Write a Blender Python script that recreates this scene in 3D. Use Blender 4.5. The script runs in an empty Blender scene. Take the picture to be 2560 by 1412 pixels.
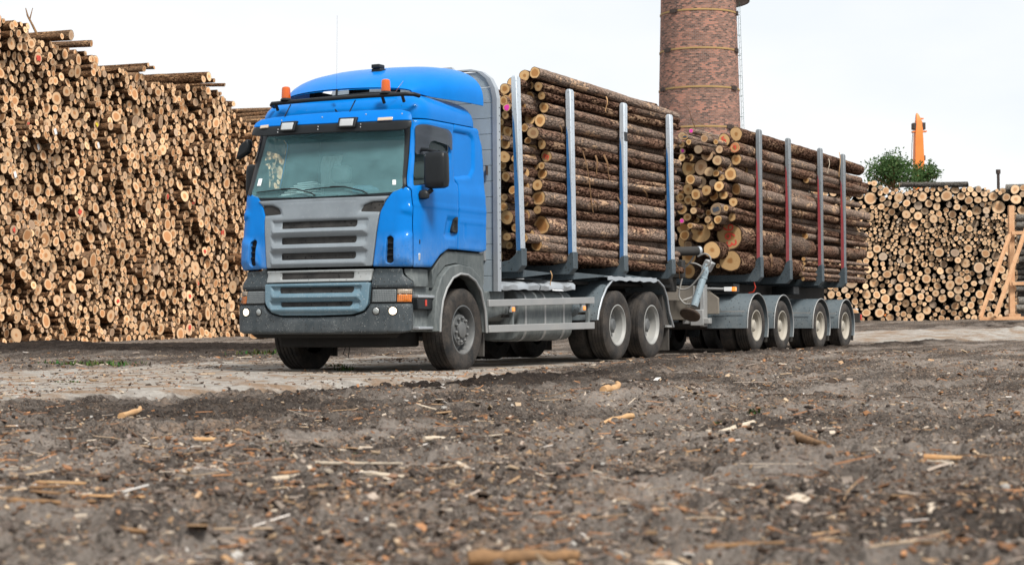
import bpy, bmesh, math, random
import numpy as np
from mathutils import Vector, Matrix
from mathutils.geometry import delaunay_2d_cdt

scene = bpy.context.scene
COL = scene.collection
R = math.radians
CLOUD, SUN_E, EXPO = 6.85, 3.4, 0.62
random.seed(11)
rng = np.random.default_rng(11)

# the cab's outer skin as a function of (t, z) ---
def lerp_tab(tab, q):
    if q <= tab[0][0]: return tab[0][1]
    for (a, va), (b, vb) in zip(tab, tab[1:]):
        if q <= b:
            k = (q - a) / (b - a); k = k * k * (3 - 2 * k) * .35 + k * .65
            return va + (vb - va) * k
    return tab[-1][1]
FRONT = [(.40, .06), (.50, .0), (.78, .0), (1.08, .045), (1.2, .07), (1.30, .05), (1.7, .07), (2.12, .13), (2.95, .37), (3.10, .42), (3.3, .6)]
HALFW = [(.40, 1.25), (.50, 1.305), (1.08, 1.305), (1.2, 1.28), (1.30, 1.31), (2.2, 1.31), (2.36, 1.285), (3.05, 1.235), (3.3, 1.15)]
RC, BOW, T1, XC = .27, .075, 1.03, -.06
T2 = T1 + RC * math.pi / 2
def cab(t, z, off=0.):
    s = -1 if t < 0 else 1; t = abs(t)
    yf, hw = lerp_tab(FRONT, z), lerp_tab(HALFW, z)
    w = hw - RC - (.05 if s < 0 else 0.)
    if t <= T1:
        x = t / T1 * w; y = yf + BOW * (t / T1) ** 2
        nx, ny = 2 * BOW * t / T1 / w, -1.
    elif t <= T2:
        a = (t - T1) / RC; a0 = .15
        # from the bowed front round to the side
        x = w + RC * math.sin(a); y = yf + BOW + RC * (1 - math.cos(a)) + .0 * a0
        nx, ny = math.sin(a), -math.cos(a)
    else:
        x = w + RC; y = yf + BOW + RC + (t - T2); nx, ny = 1., 0.
    l = math.hypot(nx, ny); x += nx / l * off; y += ny / l * off
    return (XC + s * x, y, z)
D = {
 'truck_outer': [(1.086,3.826,4.028,0.084),(1.103,3.898,3.846,0.067),(1.112,3.98,3.726,0.058),(1.094,4.091,3.575,0.076),(1.076,3.997,3.387,0.094),(1.081,3.772,3.195,0.089),(1.099,4.007,3.055,0.071),(1.085,4.177,2.903,0.085),(1.117,3.956,2.755,0.053),(1.09,4.035,2.65,0.08),(1.088,3.884,2.483,0.082),(1.067,3.958,2.31,0.103),(1.108,3.838,2.139,0.062),(1.042,4.095,1.943,0.128),(1.104,3.417,1.741,0.066),(1.09,3.841,1.651,0.08),(1.098,3.353,1.488,0.072)],
 'truck_inner': [(0.908,3.867,4.007,0.082),(0.85,3.635,3.877,0.093),(0.809,3.459,3.783,0.073),(0.929,3.999,3.883,0.063),(0.914,3.481,3.657,0.077),(0.914,4.002,3.718,0.078),(0.821,3.395,3.61,0.072),(0.929,3.28,3.504,0.061),(0.93,4.12,3.603,0.063),(0.923,3.755,3.563,0.067),(0.77,3.541,3.432,0.055),(0.899,4.053,3.436,0.094),(0.774,3.411,3.327,0.048),(0.812,3.735,3.292,0.053),(0.73,3.689,3.232,0.084),(0.708,3.657,3.059,0.084),(0.931,3.56,2.978,0.06),(0.742,3.446,3.122,0.04),(0.746,3.556,2.864,0.084),(0.931,3.508,2.835,0.059),(0.937,3.643,2.851,0.053),(0.942,3.886,3.104,0.049),(0.919,4.066,3.008,0.072),(0.93,4.059,2.872,0.063),(0.88,3.558,2.708,0.062),(0.924,4.119,2.764,0.067),(0.902,3.286,2.569,0.07),(0.851,3.687,2.58,0.093),(0.66,3.673,2.755,0.056),(0.931,3.428,2.395,0.059),(0.886,3.574,2.295,0.084),(0.938,3.174,2.281,0.052),(0.782,3.452,2.17,0.062),(0.851,3.412,2.023,0.105),(0.931,3.495,1.885,0.059),(0.883,3.345,1.755,0.061),(0.772,3.634,1.651,0.058),(0.933,3.806,3.277,0.058),(0.925,3.839,2.654,0.067),(0.915,3.855,2.455,0.076),(0.924,3.784,2.25,0.067),(0.911,3.859,2.075,0.08)],
 'trail_outer': [(1.05,11.908,3.885,0.12),(1.07,11.793,3.635,0.1),(1.07,11.857,3.429,0.1),(1.056,11.6,3.161,0.114),(1.07,11.83,2.906,0.1),(1.087,11.64,2.67,0.083),(1.116,11.201,2.544,0.054),(1.092,11.552,2.404,0.078),(0.931,11.856,2.093,0.239),(0.975,11.761,1.647,0.195)],
 'trail_inner': [(0.882,11.756,3.77,0.118),(0.886,11.342,3.707,0.047),(0.315,11.63,3.956,0.048),(0.629,11.454,3.789,0.067),(0.209,11.454,3.858,0.072),(0.33,11.292,3.818,0.052),(0.453,11.159,3.713,0.052),(0.646,11.71,3.793,0.057),(0.612,11.201,3.579,0.08),(0.6,11.657,3.519,0.115),(0.929,11.392,3.579,0.071),(0.113,11.721,3.619,0.06),(0.233,11.39,3.695,0.06),(0.462,11.712,3.314,0.139),(0.702,11.484,3.204,0.09),(0.91,11.337,3.386,0.09),(0.922,11.776,3.334,0.078),(0.32,11.555,3.477,0.072),(0.875,11.561,3.237,0.057),(0.849,11.428,3.17,0.064),(0.274,11.283,3.458,0.067),(0.909,11.535,3.098,0.062),(0.458,11.214,3.065,0.09),(0.511,11.565,3.038,0.11),(0.758,11.531,3.009,0.071),(0.906,11.419,2.942,0.094),(0.247,11.629,2.925,0.101),(0.534,11.266,2.804,0.095),(0.686,11.384,2.877,0.095),(0.731,11.629,2.794,0.091),(0.917,11.605,2.803,0.083),(0.265,11.578,2.736,0.086),(0.391,11.518,2.661,0.06),(0.527,11.715,2.734,0.084),(0.057,11.745,2.801,0.072),(0.145,11.584,2.572,0.096),(0.421,11.635,2.602,0.072),(0.498,11.242,2.52,0.062),(0.493,11.578,2.477,0.072),(0.615,11.659,2.501,0.057),(0.857,11.391,2.539,0.109),(0.288,11.482,2.426,0.072),(0.202,11.438,2.36,0.048),(0.358,11.725,2.38,0.065),(0.724,11.34,2.363,0.064),(0.893,11.391,2.36,0.076),(0.468,11.151,2.256,0.052),(0.749,11.402,2.263,0.076),(0.215,11.529,2.112,0.096),(0.438,11.711,2.149,0.187),(0.208,11.704,1.95,0.077),(0.797,11.346,1.829,0.154),(0.752,11.743,1.567,0.043),(0.939,12.008,3.531,0.061)],
 'trail_mid': [(1.085,15.817,3.445,0.085),(1.107,15.705,3.318,0.063),(1.102,15.603,2.232,0.068),(1.043,15.817,1.977,0.127),(1.131,15.375,1.778,0.039),(1.131,15.372,1.686,0.039),(1.126,15.344,1.589,0.044),(1.131,15.176,1.486,0.039),(1.131,15.322,1.398,0.039)],
 'trail_rear': [(1.077,19.741,3.813,0.093),(1.095,19.623,3.616,0.075),(1.083,19.912,3.446,0.087),(1.089,19.632,3.313,0.081),(1.065,20.013,3.146,0.105),(1.072,19.526,2.932,0.098),(1.076,20.264,2.602,0.094),(1.095,19.369,2.175,0.075),(1.043,19.438,1.977,0.127)],
 'sticks': [((4.243,-9.049),(3.351,-7.635)),((10.199,-15.088),(10.428,-14.91)),((10.638,-14.875),(10.99,-15.05)),((10.411,-11.369),(10.76,-11.283)),((10.146,-15.566),(9.988,-15.104)),((7.873,-12.21),(8.441,-12.416)),((8.106,-12.944),(8.212,-12.609)),((8.583,-8.97),(8.36,-7.758)),((9.359,-9.945),(9.64,-10.321)),((5.666,-4.144),(5.025,-2.165)),((7.476,-10.53),(7.675,-9.949)),((-24.513,28.166),(-35.859,52.037)),((5.534,-7.236),(5.782,-7.376)),((8.311,-12.544),(8.52,-12.535)),((7.594,-12.291),(7.574,-12.004)),((8.089,-14.451),(8.151,-14.26)),((8.974,-10.985),(9.25,-11.008)),((10.595,-12.977),(11.004,-12.771)),((10.625,-11.737),(10.448,-11.562)),((7.325,-7.353),(7.412,-8.084)),((6.46,-11.229),(6.698,-10.982)),((7.674,-10.577),(7.975,-10.581)),((8.911,-14.883),(8.894,-14.627)),((10.653,-14.587),(10.811,-14.388)),((10.896,-14.145),(11.191,-14.266)),((9.511,-15.192),(9.794,-15.452))],
 'planks': [(7.897,-14.048),(7.825,-13.787),(7.85,-13.462),(4.231,0.52),(7.879,-7.914),(10.014,-14.512),(7.885,-13.959)],
 'leg': [(1.321,9.75,1.532),(1.182,9.5,0.843),(1.128,9.46,0.716)],
 'cyl': [(1.033,9.3,1.735),(1.238,9.6,1.752)],
 'hoses': [[(1.282,9.55,1.772),(1.195,9.55,1.716),(1.094,9.55,1.567),(0.943,9.55,1.43)],[(0.943,9.55,1.43),(0.961,9.55,1.348),(0.915,9.55,1.161),(0.895,9.55,1.01),(0.988,9.55,0.892),(1.1,9.55,0.879)],[(0.803,9.55,1.274),(0.84,9.55,1.174),(0.952,9.55,1.12),(1.09,9.55,1.159),(1.228,9.55,1.296),(1.341,9.55,1.446)],[(1.232,9.55,1.657),(1.356,9.55,1.701),(1.448,9.55,1.641),(1.441,9.55,1.537),(1.367,9.55,1.492)],[(1.094,9.55,1.555),(1.193,9.55,1.541),(1.292,9.55,1.493)],[(1.153,9.55,1.181),(1.152,9.55,1.065),(1.119,9.55,0.925)]],
 'beam': [(0.55,11.8,1.236),(0.55,11.783,0.511),(0.55,11.997,0.724),(0.55,11.313,0.908),(0.55,10.105,0.96),(0.55,11.647,0.611)],
}
# ------------------------------------------------------------------ frame
# World: +x is the lorry's driver side, +y runs back along the lorry, z up, metres.
CAM = np.array((12.50, -19.356, .588)); YAW = R(26.95); PITCH = math.atan(101 / 4700.); ROLL = .0064
CY, SY = math.cos(YAW), math.sin(YAW)
def W(xc, yc, z=0.):
    """A point given by its offset across and its distance ahead of where the photographer stood."""
    return (CAM[0] + xc * CY - yc * SY, CAM[1] + xc * SY + yc * CY, z)
def to_view(x, y):
    dx, dy = x - CAM[0], y - CAM[1]
    return dx * CY + dy * SY, -dx * SY + dy * CY

# ------------------------------------------------------------------ tags
def tag(o, label=None, cat=None, group=None, kind=None):
    if label: o['label'] = label
    if cat: o['category'] = cat
    if group: o['group'] = group
    if kind: o['kind'] = kind
    return o
def empty(name, loc=(0, 0, 0), parent=None):
    o = bpy.data.objects.new(name, None); COL.objects.link(o); o.empty_display_size = .3
    if parent is None: o.location = loc
    else: attach(o, parent)
    return o
def attach(o, parent):
    o.parent = parent
    if parent.parent is None:
        o.matrix_parent_inverse = Matrix.Translation(-Vector(parent.location))

# ------------------------------------------------------------------ mesh builder
class MB:
    def __init__(self): self.v = []; self.f = []; self.m = []
    def add(self, vs, fs, m=0):
        k = len(self.v); self.v += [tuple(p) for p in vs]
        for f in fs: self.f.append(tuple(i + k for i in f)); self.m.append(m)
        return self
    def box(self, x0, x1, y0, y1, z0, z1, m=0):
        vs = [(x, y, z) for z in (z0, z1) for y in (y0, y1) for x in (x0, x1)]
        return self.add(vs, [(0, 2, 3, 1), (4, 5, 7, 6), (0, 1, 5, 4), (2, 6, 7, 3), (0, 4, 6, 2), (1, 3, 7, 5)], m)
    def prism(self, poly, axis, lo, hi, m=0):
        n = len(poly)
        def P(a, b, c): return {'x': (c, a, b), 'y': (a, c, b), 'z': (a, b, c)}[axis]
        vs = [P(a, b, lo) for a, b in poly] + [P(a, b, hi) for a, b in poly]
        return self.add(vs, [tuple(range(n)), tuple(range(2 * n - 1, n - 1, -1))] + [(i, i + n, (i + 1) % n + n, (i + 1) % n) for i in range(n)], m)
    def loft(self, rings, closed=True, cap=True, m=0):
        n = len(rings[0]); vs = [p for r in rings for p in r]; fs = []
        for i in range(len(rings) - 1):
            for j in range(n if closed else n - 1):
                a, b = i * n + j, i * n + (j + 1) % n
                fs.append((a, b, b + n, a + n))
        if cap:
            fs.append(tuple(range(n - 1, -1, -1))); k = (len(rings) - 1) * n; fs.append(tuple(range(k, k + n)))
        return self.add(vs, fs, m)
    def tube(self, path, r, n=10, m=0, cap=True):
        path = [Vector(p) for p in path]; rings = []; up = None
        for i, p in enumerate(path):
            d = (path[min(i + 1, len(path) - 1)] - path[max(i - 1, 0)]).normalized()
            if up is None:
                up = Vector((0, 0, 1)) if abs(d.z) < .9 else Vector((1, 0, 0))
            a = d.cross(up).normalized(); b = a.cross(d).normalized(); up = b
            q = r[i] if isinstance(r, (list, tuple)) else r
            rings.append([p + a * (q * math.cos(t)) + b * (q * math.sin(t)) for t in (2 * math.pi * k / n for k in range(n))])
        return self.loft(rings, True, cap, m)
    def lathe(self, prof, c, n=40, m=0, axis='x', close=False):
        rings = []
        for r, h in prof:
            ring = []
            for k in range(n):
                t = 2 * math.pi * k / n; a, b = r * math.cos(t), r * math.sin(t)
                ring.append({'x': (c[0] + h, c[1] + a, c[2] + b), 'y': (c[0] + a, c[1] + h, c[2] + b), 'z': (c[0] + a, c[1] + b, c[2] + h)}[axis])
            rings.append(ring)
        return self.loft(rings, True, not close, m)
    def bar(self, p0, p1, w, h, m=0, up=(0, 0, 1)):
        p0, p1 = Vector(p0), Vector(p1); d = (p1 - p0).normalized(); a = d.cross(Vector(up))
        if a.length < 1e-4: a = d.cross(Vector((1, 0, 0)))
        a.normalize(); b = a.cross(d).normalized()
        return self.loft([[p + a * (sx * w / 2) + b * (sz * h / 2) for sx, sz in ((-1, -1), (1, -1), (1, 1), (-1, 1))] for p in (p0, p1)], m=m)
    def build(self, name, mats, parent=None, smooth=35, bevel=0., seg=2, fix=True):
        me = bpy.data.meshes.new(name); me.from_pydata(self.v, [], self.f)
        if not isinstance(mats, (list, tuple)): mats = [mats]
        for q in mats: me.materials.append(q)
        if len(mats) > 1: me.polygons.foreach_set('material_index', self.m)
        if fix:
            bm = bmesh.new(); bm.from_mesh(me); bmesh.ops.recalc_face_normals(bm, faces=bm.faces); bm.to_mesh(me); bm.free()
        return link(name, me, parent, smooth, bevel, seg)
def link(name, me, parent=None, smooth=35, bevel=0., seg=2):
    if smooth:
        me.shade_smooth(); me.set_sharp_from_angle(angle=R(smooth))
    o = bpy.data.objects.new(name, me); COL.objects.link(o)
    if parent is not None: attach(o, parent)
    if bevel:
        b = o.modifiers.new('edge', 'BEVEL'); b.width = bevel; b.segments = seg; b.limit_method = 'ANGLE'; b.angle_limit = R(40); b.harden_normals = False
    return o

# ------------------------------------------------------------------ panels cut from the cab's skin
def round_poly(poly, r, n=4):
    out = []
    for i, p in enumerate(poly):
        a, b, c = Vector(poly[i - 1]), Vector(p), Vector(poly[(i + 1) % len(poly)])
        u, v = (a - b), (c - b); k = min(r, u.length * .45, v.length * .45)
        p0, p1 = b + u.normalized() * k, b + v.normalized() * k
        for j in range(n + 1):
            t = j / n; out.append(tuple(p0 * (1 - t) ** 2 + b * (2 * t * (1 - t)) + p1 * t * t))
    return out
def densify(poly, d):
    out = []
    for i, p in enumerate(poly):
        q = poly[(i + 1) % len(poly)]; k = max(1, int(math.hypot(q[0] - p[0], q[1] - p[1]) / d))
        for j in range(k): out.append((p[0] + (q[0] - p[0]) * j / k, p[1] + (q[1] - p[1]) * j / k))
    return out
def inside(p, poly):
    x, y = p; c = False; j = len(poly) - 1
    for i in range(len(poly)):
        xi, yi = poly[i]; xj, yj = poly[j]
        if (yi > y) != (yj > y) and x < (xj - xi) * (y - yi) / (yj - yi) + xi: c = not c
        j = i
    return c
def edge_dist(p, poly):
    best = 9.; px, py = p
    for i in range(len(poly)):
        ax, ay = poly[i - 1]; bx, by = poly[i]; dx, dy = bx - ax, by - ay
        t = max(0, min(1, ((px - ax) * dx + (py - ay) * dy) / (dx * dx + dy * dy + 1e-12)))
        best = min(best, math.hypot(px - ax - t * dx, py - ay - t * dy))
    return best
def sm(x): x = max(0., min(1., x)); return x * x * (3 - 2 * x)
def relief(p, feats):
    d = 0.
    for poly, h, soft in feats:
        if inside(p, poly): d += h * sm(edge_dist(p, poly) / soft)
    return d
def patch(name, poly, mat, parent, holes=(), off=0., thick=.02, res=.035, roll=.006, feats=(), rad=.02, hrad=.02, surf=cab, smooth=40, mirror=False):
    """A panel of the skin: outline and holes in (t, z), rolled edges, real thickness."""
    sg = -1 if mirror else 1
    loops = [densify(round_poly(poly, rad), res)] + [densify(round_poly(h, hrad), res) for h in holes]
    pts = []; edges = []; offs = []
    def add_loop(lp, o):
        k = len(pts); n = len(lp)
        pts.extend(Vector(p) for p in lp); offs.extend([o] * n); edges.extend((k + i, k + (i + 1) % n) for i in range(n))
    for lp in loops: add_loop(lp, off - roll)
    if roll:
        for li, lp in enumerate(loops):          # a second line just inside each edge carries the full height
            n = len(lp); g = roll * 1.3; ins = []
            area = sum(lp[i - 1][0] * lp[i][1] - lp[i][0] * lp[i - 1][1] for i in range(n))
            s = (1 if area > 0 else -1) * (1 if li == 0 else -1)
            for i in range(n):
                e = Vector(lp[(i + 1) % n]) - Vector(lp[i - 1]); e.normalize()
                q = (lp[i][0] - e.y * g * s, lp[i][1] + e.x * g * s); ins.append(q)
            for q in ins: pts.append(Vector(q)); offs.append(off)
    xs = [p[0] for p in loops[0]]; zs = [p[1] for p in loops[0]]
    x = min(xs) + res * .4
    while x < max(xs):
        z = min(zs) + res * .37
        while z < max(zs):
            p = (x, z)
            if inside(p, loops[0]) and edge_dist(p, loops[0]) > res * .4 and not any(inside(p, h) or edge_dist(p, h) < res * .4 for h in loops[1:]):
                pts.append(Vector(p)); offs.append(off)
            z += res
        x += res
    nv, ne, nf, ov, _, _ = delaunay_2d_cdt(pts, edges, [], 0, 1e-6)
    mo = []
    for k, o in enumerate(ov):
        mo.append(offs[o[0]] if o else off)
    V = []
    for p, o in zip(nv, mo):
        V.append(surf(sg * p.x, p.y, o + (relief((p.x, p.y), feats) if feats else 0.)))
    n0 = len(V)
    back = [surf(sg * p.x, p.y, off - thick) for p in nv]
    F = []
    for f in nf:
        c = (sum(nv[i].x for i in f) / 3, sum(nv[i].y for i in f) / 3)
        if inside(c, loops[0]) and not any(inside(c, h) for h in loops[1:]): F.append(tuple(f))
    cnt = {}
    for f in F:
        for i in range(3):
            a, b = f[i], f[(i + 1) % 3]; cnt[(a, b)] = 1
    G = list(F)
    G += [tuple(i + n0 for i in reversed(f)) for f in F]
    for a, b in cnt:
        if (b, a) not in cnt: G.append((b, a, a + n0, b + n0))
    if mirror: G = [tuple(reversed(f)) for f in G]
    me = bpy.data.meshes.new(name); me.from_pydata(V + back, [], G); me.materials.append(mat)
    bm = bmesh.new(); bm.from_mesh(me); bmesh.ops.delete(bm, geom=[v for v in bm.verts if not v.link_faces], context='VERTS'); bm.to_mesh(me); bm.free()
    return link(name, me, parent, smooth)

# ------------------------------------------------------------------ materials
MATS = {}
class NT:
    def __init__(self, name):
        self.mat = bpy.data.materials.new(name); self.mat.use_nodes = True; self.t = self.mat.node_tree; self.t.nodes.clear()
        self.out = self.n('ShaderNodeOutputMaterial'); MATS[name] = self.mat
    def n(self, typ, **kw):
        q = self.t.nodes.new(typ)
        for k, v in kw.items():
            if k.startswith('_'): setattr(q, k[1:], v)
        for k, v in kw.items():
            if not k.startswith('_'):
                s = q.inputs[int(k[1:])] if k[0] == 'i' and k[1:].isdigit() else q.inputs[k.replace('__', ' ')]
                if hasattr(v, 'is_linked') or isinstance(v, bpy.types.NodeSocket): self.t.links.new(v, s)
                else: s.default_value = v
        return q
    def l(self, a, b): self.t.links.new(a, b)
    def math(self, op, a, b=0., clamp=False):
        return self.n('ShaderNodeMath', _operation=op, _use_clamp=clamp, i0=a, i1=b).outputs[0]
    def noise(self, vec, scale, detail=4., rough=.55):
        k = dict(Scale=scale, Detail=detail, Roughness=rough)
        if vec is not None: k['Vector'] = vec
        return self.n('ShaderNodeTexNoise', **k).outputs['Fac']
    def ramp(self, fac, stops, mode='LINEAR'):
        q = self.n('ShaderNodeValToRGB', Fac=fac); e = q.color_ramp.elements; q.color_ramp.interpolation = mode
        while len(e) > 1: e.remove(e[-1])
        for i, (p, c) in enumerate(stops):
            if isinstance(c, (int, float)): c = (c, c, c)
            el = e[0] if i == 0 else e.new(p)
            el.position = p; el.color = (*c, 1)
        return q.outputs['Color']
    def mix(self, fac, a, b, blend='MIX'):
        q = self.n('ShaderNodeMix', _data_type='RGBA', _blend_type=blend)
        for s, v in ((q.inputs[0], fac), (q.inputs[6], a), (q.inputs[7], b)):
            if isinstance(v, bpy.types.NodeSocket): self.l(v, s)
            elif isinstance(v, (int, float)): s.default_value = v
            else: s.default_value = (*v, 1)
        return q.outputs[2]
    def bsdf(self, color, rough=.6, metal=0., coat=0., normal=None, spec=.5, **kw):
        b = self.n('ShaderNodeBsdfPrincipled')
        def put(name, v):
            s = b.inputs[name]
            if isinstance(v, bpy.types.NodeSocket): self.l(v, s)
            elif isinstance(v, (tuple, list)) and len(v) == 3: s.default_value = (*v, 1)
            else: s.default_value = v
        put('Base Color', color); put('Roughness', rough); put('Metallic', metal); put('Coat Weight', coat); put('Coat Roughness', .02); put('Specular IOR Level', spec)
        if normal is not None: put('Normal', normal)
        for k, v in kw.items(): put(k.replace('_', ' '), v)
        self.l(b.outputs[0], self.out.inputs['Surface']); return self.mat
    def bump(self, h, strength=.3, dist=.01):
        return self.n('ShaderNodeBump', Strength=strength, Distance=dist, Height=h).outputs[0]
    def pos(self): return self.n('ShaderNodeNewGeometry').outputs['Position']
    def attr(self, name, out='Vector'): return self.n('ShaderNodeAttribute', _attribute_name=name).outputs[out]
    def sep(self, v): return self.n('ShaderNodeSeparateXYZ', Vector=v).outputs
    def mapped(self, v, s): return self.n('ShaderNodeMapping', Vector=v, Scale=s).outputs[0]

def grimy(name, col, rough=.5, metal=0., coat=0., dust=(.27, .24, .21), amt=.35, low=1.2, specks=0., bump=.0, var=.12, spec=.4, dark=0., fall=0.):
    """Painted or bare surface with road dirt: dry splash that thins out with height, speckles and mud spots."""
    t = NT(name); p = t.pos(); z = t.sep(p)[2]
    n1 = t.noise(p, 2.3, 6, .62); n2 = t.noise(t.mapped(p, (14, 14, 5)), 1.6, 5, .6); n3 = t.noise(p, 60, 3, .6)
    c = t.mix(t.ramp(n1, [(.3, 0.), (.7, 1.)]), tuple(v * (1 - var) for v in col), tuple(min(1, v * (1 + var)) for v in col))
    hgt = t.math('MULTIPLY', t.math('SUBTRACT', low, z), fall or .9 / max(low, .5), True)
    f = t.math('MULTIPLY', t.math('ADD', hgt, .012 if fall else .22), t.ramp(t.math('ADD', t.math('MULTIPLY', n1, .6), t.math('MULTIPLY', n2, .45)), [(.38, .1), (.68, 1.)]))
    f = t.math('MULTIPLY', f, amt * 1.8, True)
    c = t.mix(f, c, dust)
    if dark:
        v = t.n('ShaderNodeTexVoronoi', Vector=p, Scale=26., Randomness=1.)
        d = t.math('MULTIPLY', t.math('LESS_THAN', v.outputs['Distance'], t.math('MULTIPLY', t.sep(v.outputs['Color'])[0], .30)), dark)
        if fall: d = t.math('MULTIPLY', d, t.math('MULTIPLY', hgt, n1))
        c = t.mix(d, c, (.02, .018, .016))
    if specks:
        v = t.n('ShaderNodeTexVoronoi', Vector=p, Scale=55., Randomness=1.)
        d = t.math('MULTIPLY', t.math('LESS_THAN', v.outputs['Distance'], t.math('MULTIPLY', t.sep(v.outputs['Color'])[1], .22)), specks)
        c = t.mix(d, c, (.42, .42, .40))
    rg = t.math('ADD', rough, t.math('MULTIPLY', f, .35), True)
    nm = t.bump(t.math('ADD', n3, n1), bump, .004) if bump else None
    return t.bsdf(c, rg, metal, coat, nm, spec)

grimy('blue_paint', (.0004, .150, .50), .36, 0, .14, dust=(.22, .29, .34), amt=.5, low=1.72, var=.08, spec=.05, fall=1.3, dark=1.)
grimy('blue_visor', (.0008, .150, .53), .40, 0, .0, dust=(.30, .35, .38), amt=.3, low=2., var=.06, spec=.1, fall=.01)
grimy('grille_grey', (.17, .20, .225), .42, 0, 0, dust=(.25, .265, .275), amt=.25, low=2.4, specks=.5)
grimy('band_grey', (.30, .33, .34), .5, .2, 0, amt=.3, low=1.8, specks=.6, dark=.4)
grimy('teal_paint', (.075, .15, .20), .38, 0, .2, dust=(.22, .25, .26), amt=.28, low=1.5, specks=.9)
grimy('bumper_grey', (.024, .036, .044), .55, 0, 0, dust=(.16, .165, .165), amt=.30, low=1.2, specks=.9, dark=.8, bump=.15)
grimy('black_plastic', (.010, .012, .014), .42, 0, 0, dust=(.10, .11, .115), amt=.10, low=1.6, spec=.22)
grimy('matt_black', (.008, .008, .008), .85, 0, 0, dust=(.05, .045, .04), amt=.2, low=.9)
grimy('arch_grey', (.055, .070, .074), .65, 0, 0, dust=(.27, .285, .28), amt=.40, low=2.0, bump=.15)
grimy('steel_grey', (.30, .315, .325), .5, .35, 0, dust=(.34, .33, .31), amt=.5, low=1.6, bump=.1)
grimy('aluminium', (.42, .46, .50), .42, .55, 0, dust=(.30, .30, .29), amt=.3, low=2.2, bump=.06)
grimy('plank_alloy', (.36, .44, .50), .48, .25, 0, dust=(.27, .28, .28), amt=.5, low=2.2, bump=.08)
grimy('stake_alloy', (.50, .56, .62), .45, .4, 0, dust=(.20, .19, .18), amt=.3, low=3.6, bump=.1, dark=.4)
grimy('blue_stripe', (.01, .12, .33), .5, 0, 0, dust=(.3, .33, .36), amt=.2, low=3., dark=.5)
grimy('red_stripe', (.30, .03, .04), .6, 0, 0, dust=(.2, .17, .16), amt=.35, low=3., dark=.6)
grimy('bracket_steel', (.045, .068, .085), .5, .2, 0, dust=(.17, .18, .18), amt=.3, low=2.2, bump=.15, dark=.9, specks=.4)
grimy('trailer_stake', (.20, .225, .245), .5, .4, 0, dust=(.12, .11, .10), amt=.4, low=4.5, bump=.12, dark=.7)
grimy('fender_blue', (.085, .115, .135), .5, 0, 0, dust=(.20, .205, .20), amt=.35, low=1.3, dark=.9, specks=.3, bump=.06)
grimy('chassis', (.018, .018, .018), .8, 0, 0, dust=(.14, .125, .11), amt=.38, low=1.2, bump=.2)
grimy('drawbar_dust', (.15, .135, .115), .8, 0, 0, dust=(.24, .215, .18), amt=.5, low=1.5, bump=.2)
grimy('hose', (.22, .22, .215), .6, 0, 0, dust=(.32, .31, .29), amt=.5, low=2., bump=.05)
grimy('leg_blue', (.24, .32, .37), .5, .1, 0, dust=(.30, .28, .25), amt=.4, low=1.3, dark=1., bump=.1)
grimy('rusty_disc', (.035, .025, .02), .8, .1, 0, dust=(.12, .085, .06), amt=.5, low=1.4, bump=.3)
grimy('rim_pale', (.29, .30, .295), .5, .15, 0, dust=(.30, .28, .25), amt=.35, low=1.1)
grimy('rim_cream', (.35, .33, .285), .6, 0, 0, dust=(.30, .26, .21), amt=.35, low=1.0)
grimy('hub_grey', (.085, .095, .10), .5, .3, 0, dust=(.22, .21, .20), amt=.4, low=1.1, bump=.08)
grimy('orange_steel', (.75, .20, .03), .5, 0, 0, amt=.1, low=1., var=.08)
grimy('iron_band', (.34, .22, .085), .7, .0, 0, amt=.1, low=1.)
grimy('dark_iron', (.05, .035, .03), .7, .2, 0, amt=.1, low=1.)
grimy('green_iron', (.05, .12, .10), .6, .2, 0, amt=.1, low=1.)

def simple(name, col, rough=.5, metal=0., **kw):
    return NT(name).bsdf(col, rough, metal, **kw)
simple('chrome', (.7, .7, .7), .15, 1.)
simple('paper', (.85, .88, .87), .8)
simple('seat_cloth', (.42, .50, .50), .9)
simple('dash_plastic', (.14, .17, .175), .7)
simple('cab_lining', (.10, .17, .19), .9)
simple('curtain_cloth', (.75, .80, .80), .95)
simple('bottle_blue', (.25, .55, .75), .15, 0., Transmission_Weight=.7)
simple('red_lens', (.5, .04, .02), .25)
simple('paint_red', (.62, .07, .045), .8)
simple('paint_blue_mark', (.01, .07, .14), .7)
simple('paint_pink', (.75, .05, .42), .7)
simple('paint_yellow', (.75, .6, .05), .7)
simple('white_sticker', (.8, .82, .82), .6)
simple('hivis', (.35, .75, .05), .8)
simple('white_scrap', (.52, .50, .47), .7)
simple('plastic_white', (.75, .77, .78), .5)

def lens(name, col, emit=0., ecol=None, rough=.12):
    t = NT(name); p = t.pos()
    n = t.n('ShaderNodeTexWave', Vector=t.mapped(p, (60, 60, 1)), Scale=1., Distortion=.0).outputs['Fac']
    c = t.mix(t.math('MULTIPLY', n, .35), col, tuple(min(1, v * 1.5 + .05) for v in col))
    kw = {}
    if emit: kw = dict(Emission_Color=ecol or col, Emission_Strength=emit)
    return t.bsdf(c, rough, 0., .6, t.bump(n, .3, .004), **kw)
lens('lamp_clear', (.17, .19, .195)); lens('lamp_orange', (.75, .20, .02)); lens('lamp_dim', (.22, .24, .24)); lens('lamp_bright', (.36, .38, .39))
lens('lamp_lit', (.6, .55, .45), 1.6, (1., .80, .55)); lens('marker_orange', (.8, .25, .03), .35, (1., .3, .03)); lens('indicator_white', (.45, .36, .27))
t = NT('beacon_orange'); t.bsdf((.75, .13, .004), .18, 0., .4, Transmission_Weight=.35)

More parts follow.
